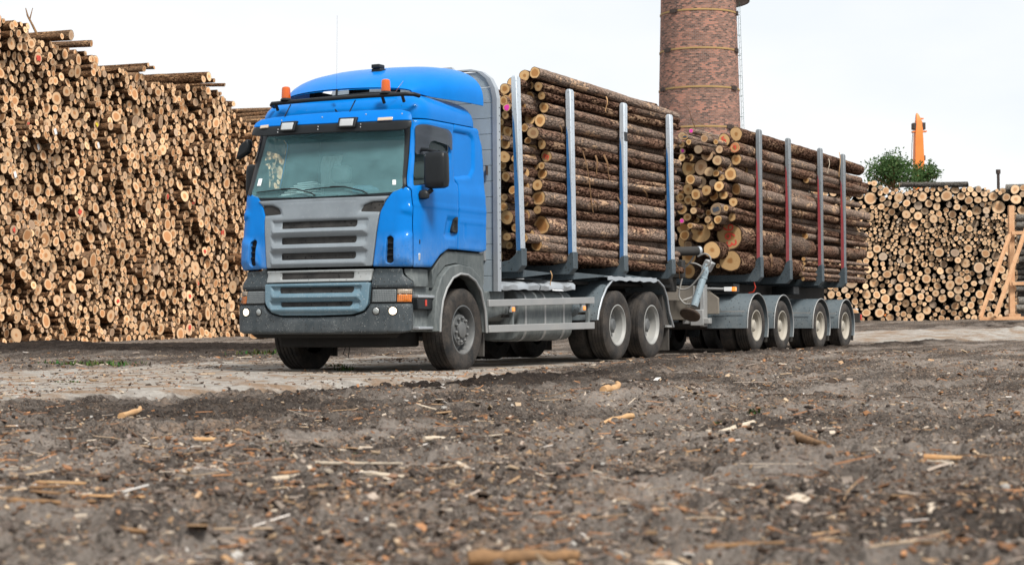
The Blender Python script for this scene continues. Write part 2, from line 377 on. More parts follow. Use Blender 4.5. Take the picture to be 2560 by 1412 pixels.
def glass(name, tint, haze, hazecol, fres=1.25):
    t = NT(name); p = t.pos()
    n = t.noise(t.mapped(p, (1.5, 1.5, 3)), 1.7, 5, .6)
    tr = t.n('ShaderNodeBsdfTransparent', Color=(*tint, 1)).outputs[0]
    df = t.n('ShaderNodeBsdfDiffuse', Color=(*hazecol, 1)).outputs[0]
    gl = t.n('ShaderNodeBsdfGlossy', Roughness=.03, Color=(.9, .97, .97, 1)).outputs[0]
    m1 = t.n('ShaderNodeMixShader', i0=t.math('MULTIPLY', t.ramp(n, [(.3, .5), (.75, 1.)]), haze), i1=tr, i2=df).outputs[0]
    fc = t.n('ShaderNodeLayerWeight', Blend=.5).outputs['Facing']; f0 = ((fres - 1) / (fres + 1)) ** 2
    fr = t.math('ADD', t.math('MULTIPLY', t.math('POWER', fc, 5.), 1 - f0), f0)
    fr = t.math('MULTIPLY', fr, t.math('SUBTRACT', 1., t.n('ShaderNodeNewGeometry').outputs['Backfacing']))
    m2 = t.n('ShaderNodeMixShader', i0=fr, i1=m1, i2=gl).outputs[0]
    t.l(m2, t.out.inputs['Surface']); return t.mat
glass('windscreen_glass', (.90, .98, .975), .24, (.22, .44, .48), 1.42)  # teal haze: dust film, with the sky's reflection painted into its colour
glass('side_glass', (.93, .95, .95), .02, (.3, .35, .35), 1.25)
glass('smoked_glass', (.35, .37, .40), .28, (.14, .16, .20), 1.4)

def tyre_mat():
    t = NT('tyre_rubber'); p = t.pos(); n = t.noise(p, 5, 6, .65); n2 = t.noise(p, 40, 4, .6)
    k = t.ramp(t.math('ADD', t.math('MULTIPLY', n, .8), t.math('MULTIPLY', n2, .25)), [(.38, 0.), (.72, 1.)])
    c = t.mix(t.math('MULTIPLY', k, .75), (.014, .015, .016), (.085, .070, .058))
    t.bsdf(c, .85, 0, 0, t.bump(n2, .25, .006), .3)
tyre_mat()
def mesh_mat():
    t = NT('grille_mesh'); p = t.pos(); n = t.noise(p, 7, 5, .6)
    v = t.n('ShaderNodeTexVoronoi', Vector=p, Scale=22., Randomness=1.)
    blot = t.math('LESS_THAN', v.outputs['Distance'], t.math('MULTIPLY', t.sep(v.outputs['Color'])[0], .33))
    c = t.mix(t.ramp(n, [(.3, 0.), (.7, 1.)]), (.020, .020, .020), (.048, .046, .044))
    c = t.mix(t.math('MULTIPLY', blot, .8), c, (.006, .006, .006))
    t.bsdf(c, .8, 0, 0, t.bump(t.noise(p, 160, 2), .4, .004), .2)
mesh_mat()

def bark_mat(name, dark, mid, pale, grey):
    t = NT(name); lc = t.attr('lc'); tint = t.attr('tint', 'Fac')
    n1 = t.noise(t.mapped(lc, (1, 1, .35)), 9, 6, .65)
    n2 = t.noise(t.mapped(lc, (1, 1, .5)), 42, 5, .7)
    n3 = t.noise(t.mapped(lc, (1, 1, .28)), 5.5, 5, .6)
    n4 = t.noise(t.mapped(lc, (.6, .6, .2)), 3, 3, .5)
    vo = t.n('ShaderNodeTexVoronoi', Vector=t.mapped(lc, (1, 1, .45)), Scale=38., Randomness=1.); vd = vo.outputs['Distance']; vr = t.sep(vo.outputs['Color'])[0]
    c = t.mix(t.ramp(t.math('ADD', n2, t.math('MULTIPLY', t.math('SUBTRACT', vr, .5), .28)), [(.40, 0.), (.60, 1.)]), dark, mid)
    c = t.mix(t.ramp(t.math('ADD', n4, t.math('MULTIPLY', t.math('SUBTRACT', tint, .5), .35)), [(.44, 0.), (.62, .65)]), c, t.mix(t.ramp(n2, [(.38, 0.), (.60, 1.)]), tuple(v * .35 for v in grey), grey))
    scrape = t.ramp(t.math('ADD', t.math('ADD', t.math('MULTIPLY', n3, .62), t.math('MULTIPLY', n1, .30)), t.math('MULTIPLY', vr, .12)), [(.585, 0.), (.635, 1.)])
    c = t.mix(t.math('MULTIPLY', scrape, .8), c, t.mix(n2, pale, tuple(v * .55 for v in pale)))
    c = t.mix(1., c, t.ramp(tint, [(0., .62), (1., 1.35)]), 'MULTIPLY')
    h = t.math('ADD', t.math('ADD', t.math('MULTIPLY', n2, .6), t.math('MULTIPLY', n1, .6)), t.math('MULTIPLY', vd, -.5))
    return t.bsdf(c, .95, 0, 0, t.bump(h, 1., .035), 0.)
bark_mat('spruce_bark', (.030, .016, .011), (.220, .130, .092), (.58, .39, .25), (.26, .21, .175))
bark_mat('pile_bark', (.038, .020, .011), (.21, .115, .062), (.50, .31, .17), (.17, .115, .075))
bark_mat('grey_bark', (.045, .042, .038), (.16, .15, .135), (.30, .26, .20), (.23, .22, .20))
def cut_mat(name, heart, sap, grey):
    t = NT(name); er = t.attr('er'); tint = t.attr('tint', 'Fac'); s = t.sep(er)
    off = t.n('ShaderNodeCombineXYZ', X=s[0], Y=s[1], Z=t.math('MULTIPLY', tint, 37.)).outputs[0]
    nz = t.noise(off, 1.7, 4, .6)
    rad = t.math('SQRT', t.math('ADD', t.math('MULTIPLY', s[0], s[0]), t.math('MULTIPLY', s[1], s[1])))
    rr = t.math('ADD', rad, t.math('MULTIPLY', t.math('SUBTRACT', nz, .5), .35))
    hs = t.math('ADD', .45, t.math('MULTIPLY', t.math('SUBTRACT', tint, .5), .5))
    k = t.ramp(t.math('ADD', t.math('SUBTRACT', rr, hs), .5), [(.42, 0.), (.60, 1.)])
    c = t.mix(k, heart, sap)
    ring = t.math('SINE', t.math('MULTIPLY', rr, t.math('MULTIPLY', t.math('ADD', s[2], .03), 420.)))
    c = t.mix(t.math('MULTIPLY', t.math('ADD', ring, 1.), .10), c, tuple(v * .45 for v in heart))
    t2 = t.math('FRACT', t.math('MULTIPLY', tint, 7.31))
    t3 = t.math('FRACT', t.math('MULTIPLY', tint, 13.7))
    c = t.mix(t.ramp(t2, [(.78, 0.), (.97, .7)]), c, grey)
    c = t.mix(1., c, t.ramp(t3, [(0., .66), (1., 1.16)]), 'MULTIPLY')
    fine = t.noise(off, 9, 4, .7)
    c = t.mix(t.ramp(fine, [(.55, 0.), (.8, .5)]), c, (.09, .055, .03))
    c = t.mix(t.ramp(rad, [(.90, 0.), (.95, 1.)]), c, (.05, .03, .02))
    return t.bsdf(c, .85, 0, 0, t.bump(fine, .3, .01), 0.)
cut_mat('cut_wood', (.42, .21, .08), (.66, .43, .21), (.34, .28, .22))
cut_mat('pile_cut', (.60, .30, .14), (.82, .55, .33), (.50, .38, .28))
cut_mat('pale_cut', (.54, .31, .165), (.74, .51, .315), (.40, .34, .28))

def wood_mat(name, a, b):
    t = NT(name); p = t.n('ShaderNodeTexCoord').outputs['Object']
    n = t.noise(p, 6, 6, .7); n2 = t.noise(p, 40, 4, .7)
    c = t.mix(t.ramp(n, [(.3, 0.), (.7, 1.)]), a, b); c = t.mix(t.ramp(n2, [(.5, 0.), (.8, .6)]), c, tuple(v * .4 for v in a))
    return t.bsdf(c, .85, 0, 0, t.bump(n2, .5, .01), .2)
wood_mat('new_timber', (.48, .25, .13), (.60, .38, .22))
wood_mat('stick_pale', (.42, .34, .25), (.58, .50, .40))
wood_mat('stick_tan', (.40, .22, .10), (.52, .34, .18))
wood_mat('stick_dark', (.12, .075, .045), (.30, .17, .08))
M = MATS
# ================================================================== the lorry
XC0 = -.06
def mx(x): return 2 * XC0 - x                      # mirror across the lorry's middle
truck = empty('log_truck', (XC0, 4.6, 0))
tag(truck, 'blue timber lorry with grey grille and orange roof beacons, loaded with bark-covered logs', 'lorry')

def wheel(parent, y, z, r, xf, w, kind, far=False):
    """One wheel: tyre, rim and hub. xf is the outer face."""
    e = empty('wheel', parent=parent)
    s = -1 if far else 1; n = 56
    x0 = mx(xf) if far else xf
    c = (x0, y, z)
    rr = .300 * r / .52
    g = .012
    tread = [(r - .035, -.004), (r - .012, -.022)]
    nb = 5; tw = w - .05
    for k in range(nb):
        a = -.025 - tw * k / nb; b = -.025 - tw * (k + 1) / nb
        tread += [(r, a - .004), (r, b + .010), (r - g, b + .007), (r - g, b + .001)]
    tread = tread[:-2]
    prof = [(rr, -.03), (rr + .012, -.014), (rr + .05, -.002), (r - .10, .006), (r - .075, .004)] + tread + [(r - .012, -w + .022), (r - .04, -w + .002), (rr + .06, -w), (rr, -w + .03)]
    mb = MB(); mb.lathe([(a, s * b) for a, b in prof], c, n, close=True)
    if kind != 'front':                              # cross lugs of the drive and trailer tyres
        for k in range(72):
            t = 2 * math.pi * k / 72 + .02
            for u in (-.25, -.75):
                a = .05; p = [(r + .004) * math.cos(t), (r + .004) * math.sin(t)]
    mb.build('tyre', M['tyre_rubber'], e, smooth=30)
    rm = MB()
    if kind == 'front':
        prof = [(rr + .004, -.028), (rr + .012, -.012), (rr - .004, -.010), (rr - .02, -.035), (rr - .032, -.15), (.215, -.165), (.205, -.10), (.19, -.05), (.0, -.045)]
        rm.lathe([(a, s * b) for a, b in prof], c, n, close=True)
        rm.build('rim', M['hub_grey'], e, smooth=30)
        hb = MB(); hb.lathe([(a, s * b) for a, b in ((.105, -.045), (.10, -.02), (.08, -.012), (.0, -.010))], c, 32, close=True)
        for k in range(10):
            t = 2 * math.pi * k / 10 + .2
            hb.lathe([(a, s * b) for a, b in ((.021, -.05), (.021, -.022), (.014, -.012), (0, -.010))], (c[0], c[1] + .15 * math.cos(t), c[2] + .15 * math.sin(t)), 10, close=True)
        hb.build('hub', M['hub_grey'], e, smooth=30)
    else:
        m = M['rim_pale'] if kind == 'drive' else M['rim_cream']
        dp = .16 if kind == 'drive' else .13
        prof = [(rr + .006, -.026), (rr + .014, -.010), (rr - .002, -.008), (rr - .012, -.03), (rr - .03, -.05), (rr - .04, -dp), (rr - .07, -dp - .015), (.15, -dp - .01), (.14, -dp + .01), (.0, -dp + .01)]
        rm.lathe([(a, s * b) for a, b in prof], c, n, close=True)
        rm.build('rim', m, e, smooth=30)
        hb = MB(); hb.lathe([(a, s * b) for a, b in ((.11, -dp + .005), (.10, -dp + .07), (.07, -dp + .09), (0, -dp + .09))], c, 24, close=True)
        for k in range(10):
            t = 2 * math.pi * k / 10
            hb.lathe([(a, s * b) for a, b in ((.017, -dp - .01), (.017, -dp + .03), (0, -dp + .035))], (c[0], c[1] + .16 * math.cos(t), c[2] + .16 * math.sin(t)), 8, close=True)
        hb.build('hub', M['hub_grey'] if kind == 'drive' else m, e, smooth=30)
    return e
def inner_tyre(parent, y, z, r, x0, w):
    mb = MB(); rr = .3
    mb.lathe([(rr, 0), (r - .06, .004), (r - .01, -.02), (r, -.04), (r, -w + .04), (r - .01, -w + .02), (r - .06, -w), (rr, -w)], (x0, y, z), 48, close=True)
    return mb.build('inner_tyre', M['tyre_rubber'], parent, smooth=30)

for far in (False, True):
    wheel(truck, 1.50, .505, .52, 1.215, .34, 'front', far)
    for y in (6.25, 7.555):
        e = wheel(truck, y, .545, .51, 1.25, .30, 'drive', far)
        x = 1.25 - .34
        inner_tyre(e, y, .545, .51, mx(x - .29) + .0 if far else x, .29)

# ---- cab panels ---------------------------------------------------
cabin = empty('cab', parent=truck)
def flip(poly): return [(-t, z) for t, z in poly]
WS = [(-1.095, 2.96), (1.095, 2.96), (1.125, 2.225), (1.02, 2.175), (.5, 2.158), (0, 2.152), (-.5, 2.158), (-1.02, 2.175), (-1.125, 2.225)]
DOOR = [(1.165, 3.085), (2.03, 3.09), (2.10, 2.55), (2.18, 2.36), (2.258, 2.325), (2.312, 1.91), (2.315, 1.507), (2.085, 1.508), (1.885, 1.43), (1.673, 1.272), (1.302, 1.266), (1.287, 1.68), (1.264, 2.0), (1.228, 2.205), (1.172, 2.245)]
DWIN = [(1.225, 2.99), (1.30, 3.01), (1.87, 2.988), (1.955, 2.94), (2.015, 2.345), (1.255, 2.25)]
SIDE = [(2.04, 3.09), (2.67, 3.088), (2.82, 2.87), (2.95, 2.43), (3.06, 1.99), (3.10, 1.62), (3.10, 1.525), (2.985, 1.496), (2.326, 1.508), (2.322, 1.91), (2.27, 2.318), (2.19, 2.366), (2.111, 2.55)]
SREC = [(2.02, 3.02), (2.48, 3.015), (2.60, 2.96), (2.655, 2.55), (2.57, 2.43), (2.15, 2.385), (2.09, 2.56)]
CORN = [(1.0, 2.185), (1.165, 2.238), (1.219, 2.198), (1.254, 2.0), (1.277, 1.68), (1.291, 1.27), (1.04, 1.274), (.782, 1.28), (.806, 1.5), (.852, 1.94), (.92, 2.085)]
VENT = [(.955, 1.628), (1.00, 1.652), (1.055, 1.615), (1.06, 1.335), (1.012, 1.31), (.953, 1.325)]
handle_rec = [(2.03, 1.90), (2.30, 1.91), (2.303, 1.70), (2.25, 1.64), (1.97, 1.64), (1.99, 1.75)]
crease = lambda a, b, z, w=.05: [(a, z - w), (b, z - w), (b, z + w), (a, z + w)]
# dark inner skin that closes the seams; the glass openings stay open
GW = [(-1.085, 2.94), (1.085, 2.94), (1.11, 2.235), (1.0, 2.19), (0, 2.17), (-1.0, 2.19), (-1.11, 2.235)]
DW2 = [(1.235, 2.985), (1.31, 3.0), (1.87, 2.978), (1.945, 2.935), (2.005, 2.36), (1.265, 2.262)]
patch('inner_skin', [(-3.08, 1.52), (-2.32, 1.52), (-1.9, 1.44), (-1.68, 1.285), (1.68, 1.285), (1.9, 1.44), (2.32, 1.52), (3.08, 1.52), (2.95, 2.4), (2.66, 3.08), (-2.66, 3.08), (-2.95, 2.4)],
      M['matt_black'], cabin, holes=[GW, DW2, flip(DW2)], off=-.03, thick=.02, res=.07, roll=0)
for far in (False, True):
    F = (lambda p: p)
    d = patch('door', DOOR if not far else [(1.34, 3.085)] + DOOR[1:-1] + [(1.32, 2.225)], M['blue_paint'], cabin, holes=[DWIN if not far else [(1.40, 3.005), (1.87, 2.988), (1.955, 2.94), (2.015, 2.345), (1.40, 2.27)]], mirror=far, res=.03, thick=.025,
              feats=[(handle_rec, -.018, .02), (crease(1.0, 2.5, 2.02, .035), .006, .03), (crease(1.0, 2.5, 3.055, .02), .008, .015)])
    patch('window_glass', [(1.232, 2.985), (1.30, 3.003), (1.87, 2.981), (1.95, 2.936), (2.01, 2.352), (1.262, 2.257)], M['side_glass'], d, mirror=far, off=-.012, thick=.005, res=.08, roll=0)
    patch('wind_deflector', [(1.215, 3.0), (1.30, 3.02), (1.87, 2.998), (1.965, 2.95), (1.995, 2.73), (1.88, 2.80), (1.52, 2.83), (1.42, 2.80), (1.40, 2.64), (1.235, 2.64)], M['smoked_glass'], d, mirror=far, off=.028, thick=.006, res=.06, roll=0, rad=.04)
    h = MB()
    hd = [cab(t, z, .012) for t, z in ((2.205, 1.91), (2.285, 1.905), (2.298, 1.72), (2.13, 1.715))]
    patch('door_handle', [(2.20, 1.885), (2.235, 1.915), (2.285, 1.912), (2.300, 1.73), (2.29, 1.712), (2.14, 1.718), (2.15, 1.77)], M['black_plastic'], d, mirror=far, off=.016, thick=.03, res=.03,
          feats=[([(2.19, 1.87), (2.25, 1.87), (2.26, 1.74), (2.18, 1.74)], -.02, .015)])
    patch('door_lock', [(1.365, 1.435), (1.405, 1.435), (1.40, 1.345), (1.372, 1.345)], M['aluminium'], d, mirror=far, off=.007, thick=.01, res=.03)
    patch('keyhole', [(1.375, 1.60), (1.395, 1.60), (1.395, 1.545), (1.375, 1.545)], M['black_plastic'], d, mirror=far, off=.006, thick=.01, res=.03)
    patch('side_panel', SIDE, M['blue_paint'], cabin, mirror=far, res=.03, thick=.025,
          feats=[(SREC, -.032, .045), (crease(2.2, 3.3, 2.02, .035), .006, .03), (crease(2.0, 3.3, 1.87, .012), .006, .01), (crease(1.8, 3.0, 3.055, .02), .008, .015),
                 ([(2.50, 1.83), (2.93, 1.83), (2.97, 1.79), (2.98, 1.63), (2.94, 1.595), (2.54, 1.595), (2.50, 1.64)], -.008, .006),
                 ([(2.512, 1.822), (2.93, 1.822), (2.962, 1.79), (2.97, 1.635), (2.935, 1.605), (2.545, 1.605), (2.51, 1.65)], .008, .006)])
    cp = patch('corner_panel', CORN, M['blue_paint'], cabin, holes=[VENT], mirror=far, res=.025, thick=.03,
               feats=[([(.82, 1.27), (1.32, 1.27), (1.32, 1.70), (1.18, 1.72), (.95, 1.66), (.86, 1.55)], .035, .12), ([(1.07, 1.92), (1.30, 1.86), (1.30, 2.02), (1.2, 2.06), (1.10, 1.99)], .02, .06)])
    patch('air_vent', [(.965, 1.64), (1.055, 1.64), (1.055, 1.31), (.965, 1.31)], M['matt_black'], cp, mirror=far, off=-.03, thick=.01, res=.05, roll=0)
    for z in (1.42, 1.49, 1.56):
        patch('vent_slat', [(.97, z + .008), (1.05, z + .008), (1.05, z - .008), (.97, z - .008)], M['black_plastic'], cp, mirror=far, off=.0, thick=.03, res=.05, roll=0, rad=.002)
    patch('window_pillar', [(1.085, 3.02), (1.158 if not far else 1.335, 3.05), (1.165 if not far else 1.315, 2.25), (1.115, 2.195), (1.118, 2.23)], M['black_plastic'], cabin, mirror=far, off=.004, thick=.03, res=.05)
    patch('headlight_brow', [(.808, 1.248), (1.17, 1.246), (1.19, 1.17), (1.30, 1.09), (1.312, 1.025), (.772, 1.022), (.770, 1.093)], M['bumper_grey'], cabin, mirror=far, res=.03, thick=.05)
    patch('wing_cover', [(1.19, 1.246), (1.58, 1.246), (1.66, 1.24), (1.66, 1.03), (1.335, 1.03), (1.325, 1.095), (1.215, 1.175)], M['arch_grey'], cabin, mirror=far, off=-.03, thick=.05, res=.05)
    hl = patch('headlight', [(.768, 1.014), (1.312, 1.014), (1.312, .836), (.768, .836)], M['matt_black'], cabin, mirror=far, off=-.012, thick=.05, res=.05)
    patch('headlight_lens', [(.788, 1.0), (1.098, 1.0), (1.104, .848), (.792, .848)], M['lamp_clear'], hl, mirror=far, off=.004, thick=.012, res=.04)
    patch('indicator_white', [(1.112, 1.002), (1.295, 1.004), (1.297, .945), (1.115, .945)], M['indicator_white'], hl, mirror=far, off=.004, thick=.012, res=.04, rad=.008)
    patch('indicator_lens', [(1.115, .94), (1.297, .94), (1.299, .848), (1.118, .848)], M['lamp_orange'], hl, mirror=far, off=.004, thick=.012, res=.04, rad=.008)
    g = MB(); s = -1 if far else 1
    z = .83
    while z < 1.06:
        g.tube([cab(s * (.765 + k * .05), z, .03) for k in range(12)], .0016, 4); z += .0215
    q = .77
    while q < 1.32:
        g.tube([cab(s * q, .83, .03), cab(s * q, .95, .03), cab(s * q, 1.06, .03)], .0016, 4); q += .0215
    g.build('mesh_guard', M['black_plastic'], hl, smooth=0, fix=False)
    for tc, rad, mat in ((.862, .040, 'lamp_dim'), (1.078, .046, 'lamp_lit')):
        ring = [(tc + rad * 1.25 * math.cos(a), .741 + rad * 1.25 * math.sin(a)) for a in [k * math.pi / 12 for k in range(24)]]
        fl = patch('fog_light', ring, M['matt_black'], cabin, mirror=far, off=.027, thick=.03, res=.04, rad=.001)
        ring = [(tc + rad * math.cos(a), .741 + rad * math.sin(a)) for a in [k * math.pi / 12 for k in range(24)]]
        patch('fog_lens', ring, M[mat], fl, mirror=far, off=.033, thick=.01, res=.02, rad=.001, feats=[(ring, .012, rad)])
    # steps behind the bumper, wheel arch
    def bx(name, x0, x1, y0, y1, z0, z1, m, par=cabin, bev=.006):
        a, b = (mx(x1), mx(x0)) if far else (x0, x1)
        return MB().box(a, b, y0, y1, z0, z1).build(name, M[m], par, bevel=bev)
    st = bx('step_housing', .85, 1.16, .31, .70, .49, 1.03, 'arch_grey')
    bx('step_tread', 1.0, 1.245, .30, .695, .897, .931, 'aluminium', st)
    bx('step_pod', 1.0, 1.235, .30, .665, .755, .893, 'black_plastic', st, .012)
    bx('side_marker', 1.235, 1.242, .47, .51, .80, .875, 'red_lens', st, .002)
    bx('foot_step', 1.0, 1.25, .30, .71, .517, .55, 'aluminium', st)
    AR_O = [(.64, .487), (.655, .70), (.70, .96), (.83, 1.165), (1.03, 1.29), (1.28, 1.325), (1.60, 1.292), (1.825, 1.178), (1.955, .98), (2.04, .693), (2.055, .471)]
    AR_I = [(.775, .486), (.80, .70), (.85, .87), (.95, 1.02), (1.11, 1.15), (1.30, 1.205), (1.50, 1.195), (1.70, 1.125), (1.85, 1.0), (1.965, .753), (2.0, .465)]
    def pr(name, poly, x0, x1, m, par, bev=0.):
        a, b = (mx(x1), mx(x0)) if far else (x0, x1)
        return MB().prism(poly, 'x', a, b).build(name, M[m], par, bevel=bev)
    AR_O2 = [tuple(q) for q in AR_O]
    arch = pr('wheel_arch', AR_O + AR_I[::-1], 1.10, 1.275, 'arch_grey', cabin, .012)
    xl_ = mx(1.272) if far else 1.272
    MB().tube([(xl_, y, z) for y, z in AR_I], .017, 8).build('arch_lip', M['steel_grey'], arch)
    top = [(.69, 1.235), (.75, 1.275), (.90, 1.40), (1.02, 1.478), (1.41, 1.485), (2.04, 1.478), (2.045, 1.1), (1.97, .99)]
    pr('arch_panel', [(.70, 1.02)] + top + [(1.84, 1.19), (1.60, 1.305), (1.28, 1.338), (1.02, 1.303), (.82, 1.175)], 1.0, 1.215, 'arch_grey', cabin, .006)
    lin = [(y, z) for y, z in AR_I]
    lin_o = [((y - 1.4) * 1.04 + 1.4, (z - .8) * 1.035 + .8 if z > .8 else z) for y, z in AR_I]
    pr('arch_liner', lin_o + lin[::-1], .62, 1.10, 'matt_black', cabin)
    bx('mudflap', .92, 1.19, 2.06, 2.10, .16, .55, 'chassis', cabin, .004)
# cowl under the windscreen, grille and bumper
patch('windscreen_frame', [(-1.15, 3.06), (1.15, 3.06), (1.16, 2.225), (1.05, 2.14), (0, 2.135), (-1.05, 2.14), (-1.16, 2.225)], M['black_plastic'], cabin, holes=[GW], off=-.008, thick=.02, res=.06, roll=.003)
patch('windscreen', WS, M['windscreen_glass'], cabin, off=.004, thick=.006, res=.08, roll=0, rad=.05)
slots = [[(-.555, 1.85), (.552, 1.85), (.549, 1.765), (-.552, 1.765)], [(-.55, 1.655), (.552, 1.655), (.549, 1.572), (-.548, 1.572)], [(-.545, 1.462), (.548, 1.462), (.546, 1.378), (-.542, 1.378)]]
pock = [(.588, 1.95), (.632, 2.03), (.742, 2.066), (.893, 2.072), (.850, 1.94)]
GR = [(-.975, 2.13), (-.07, 2.13), (.96, 2.13), (.912, 2.084), (.843, 1.943), (.797, 1.5), (.773, 1.284), (-.773, 1.284), (-.797, 1.5), (-.843, 1.943), (-.912, 2.084)]
ft = []
for sl in slots:
    zt, zb = sl[0][1], sl[2][1]
    ft.append(([(-.73, zt + .028), (.73, zt + .028), (.69, zb - .0), (-.69, zb - .0)], -.024, .03))
    ft.append(([(-.72, zb + .0), (.72, zb + .0), (.69, zb - .088), (-.69, zb - .088)], .022, .045))
for p in (pock, flip(pock)):
    sg = 1 if p is pock else -1
    ft.append(([(sg * .52, 1.92), (sg * .57, 2.03), (sg * .72, 2.092), (sg * 1.0, 2.10), (sg * .95, 1.90)], -.02, .05))
ft.append(([(-.6, 2.11), (.55, 2.11), (.50, 2.085), (-.55, 2.085)], -.006, .01))
gr = patch('grille', GR, M['grille_grey'], cabin, holes=slots + [pock, flip(pock)], off=.012, thick=.03, res=.018, feats=ft, hrad=.02)
for sl in slots:
    patch('mesh_insert', [(a * 1.02, z + (.012 if i < 2 else -.012)) for i, (a, z) in enumerate(sl)], M['grille_mesh'], gr, off=-.028, thick=.012, res=.06, roll=0)
for p in (pock, flip(pock)):
    sg = 1 if p is pock else -1
    patch('mesh_insert', [(sg * .57, 1.93), (sg * .62, 2.045), (sg * .74, 2.08), (sg * .90, 2.085), (sg * .86, 1.93)], M['grille_mesh'], gr, off=-.012, thick=.012, res=.06, roll=0)
BS = [(-.545, 1.22), (.546, 1.22), (.542, 1.139), (-.54, 1.139)]
bd = patch('lower_grille', [(-.785, 1.247), (.80, 1.249), (.765, 1.104), (-.778, 1.102)], M['band_grey'], cabin, holes=[BS], off=.02, thick=.05, res=.03)
patch('mesh_insert', [(-.56, 1.23), (.56, 1.23), (.555, 1.128), (-.555, 1.128)], M['grille_mesh'], bd, off=-.0, thick=.012, res=.06, roll=0)
TS = [[(-.55, 1.04), (.543, 1.04), (.541, .967), (-.54, .967)], [(-.52, .858), (.543, .860), (.53, .802), (-.50, .799)]]
TE = [(-.785, 1.086), (.76, 1.09), (.757, .82), (.705, .747), (.55, .704), (.08, .693), (-.48, .696), (-.62, .727), (-.70, .785), (-.757, .86)]
ft = []
for sl in TS:
    zt, zb = sl[0][1], sl[2][1]
    ft.append(([(-.69, zt + .022), (.67, zt + .022), (.65, zb), (-.66, zb)], -.03, .03)); ft.append(([(-.68, zb), (.67, zb), (.64, zb - .085), (-.64, zb - .085)], .028, .035))
te = patch('bumper_grille', TE, M['teal_paint'], cabin, holes=TS, off=.035, thick=.06, res=.018, feats=ft, rad=.03)
for sl in TS:
    patch('mesh_insert', [(a * 1.03, z + (.012 if i < 2 else -.012)) for i, (a, z) in enumerate(sl)], M['grille_mesh'], te, off=-.005, thick=.012, res=.06, roll=0)
BU = [(-1.31, .826), (-.782, .826), (-.775, .80), (-.712, .735), (-.63, .70), (-.49, .676), (.08, .672), (.56, .684), (.716, .73), (.770, .80), (.778, .828), (1.318, .828), (1.322, .56), (1.30, .495), (1.2, .476), (.9, .466), (0, .464), (-.9, .466), (-1.2, .476), (-1.28, .495), (-1.31, .56)]
bu = patch('bumper', BU, M['bumper_grey'], cabin, off=.02, thick=.06, res=.03, roll=.015, feats=[([(-.45, .64), (.36, .64), (.36, .46), (-.45, .46)], .010, .02)], rad=.03)
patch('lower_valance', [(-1.2, .50), (1.2, .50), (1.1, .42), (-1.1, .42)], M['matt_black'], cabin, off=-.08, thick=.03, res=.08, roll=0)
MB().box(-.80, .80, .35, 1.1, .30, .52).build('engine_tray', M['matt_black'], truck, bevel=.03)
tw = MB().tube([(.16, .38, .31), (.13, .37, .22), (.20, .37, .17), (.22, .38, .31)], .006, 6).build('hanging_wire', M['matt_black'], truck)
# ---- sun visor
def vis(t, z, off=0.):
    k = max(0., min(1., (z - 2.93) / .28)); p = cab(t, 3.0, off + .20 - .11 * k * k)
    return (p[0], p[1], z)
vb = patch('sun_visor', [(-1.15, 3.075), (-.6, 3.06), (0, 3.05), (.6, 3.045), (1.13, 3.045), (1.175, 3.04), (1.17, 2.945), (1.08, 2.925), (-1.08, 2.955), (-1.16, 2.98)], M['black_plastic'], cabin, surf=vis, thick=.012, res=.04, rad=.03)
patch('visor_top', [(-1.16, 3.078), (-1.155, 3.13), (-1.09, 3.175), (-.85, 3.19), (0, 3.20), (.85, 3.195), (1.08, 3.185), (1.165, 3.15), (1.18, 3.044), (1.13, 3.048), (.6, 3.048), (0, 3.053), (-.6, 3.063)], M['blue_visor'], vb, surf=vis, thick=.012, res=.04, rad=.02)
for t0, t1 in ((-.665, -.40), (.26, .52)):
    wl = patch('work_light', [(t0, 3.112), (t1, 3.112), (t1 - .01, 2.982), (t0 + .005, 2.985)], M['black_plastic'], vb, surf=vis, off=.05, thick=.06, res=.05, rad=.012, roll=.008)
    patch('work_lens', [(t0 + .03, 3.095), (t1 - .035, 3.093), (t1 - .04, 3.0), (t0 + .032, 3.003)], M['lamp_bright'], wl, surf=vis, off=.056, thick=.01, res=.03, rad=.012)
for a, b in ((-1.06, -.915), (.80, 1.0)):
    patch('marker_light', [(a, 3.092), (b, 3.095), (b, 3.052), (a, 3.05)], M['indicator_white'], vb, surf=vis, off=.02, thick=.03, res=.04, rad=.008)
sc_ = MB()
for t in (-.72, -.05, .57):
    for z in (3.02, 2.985): sc_.lathe([(.009, .0), (.009, -.006), (0, -.009)], vis(t, z, .001), 8, axis='y', close=True)
for t, z in ((-.70, 3.135), (-.02, 3.14), (.62, 3.145), (1.10, 3.13)): sc_.lathe([(.010, .0), (.010, -.006), (0, -.009)], vis(t, z, .001), 8, axis='y', close=True)
sc_.build('visor_screw', M['chrome'], vb)
MB().tube([(.08, .33, 3.19), (.075, .30, 3.235), (.09, .33, 3.20)], .012, 8).build('visor_nozzle', M['black_plastic'], vb)
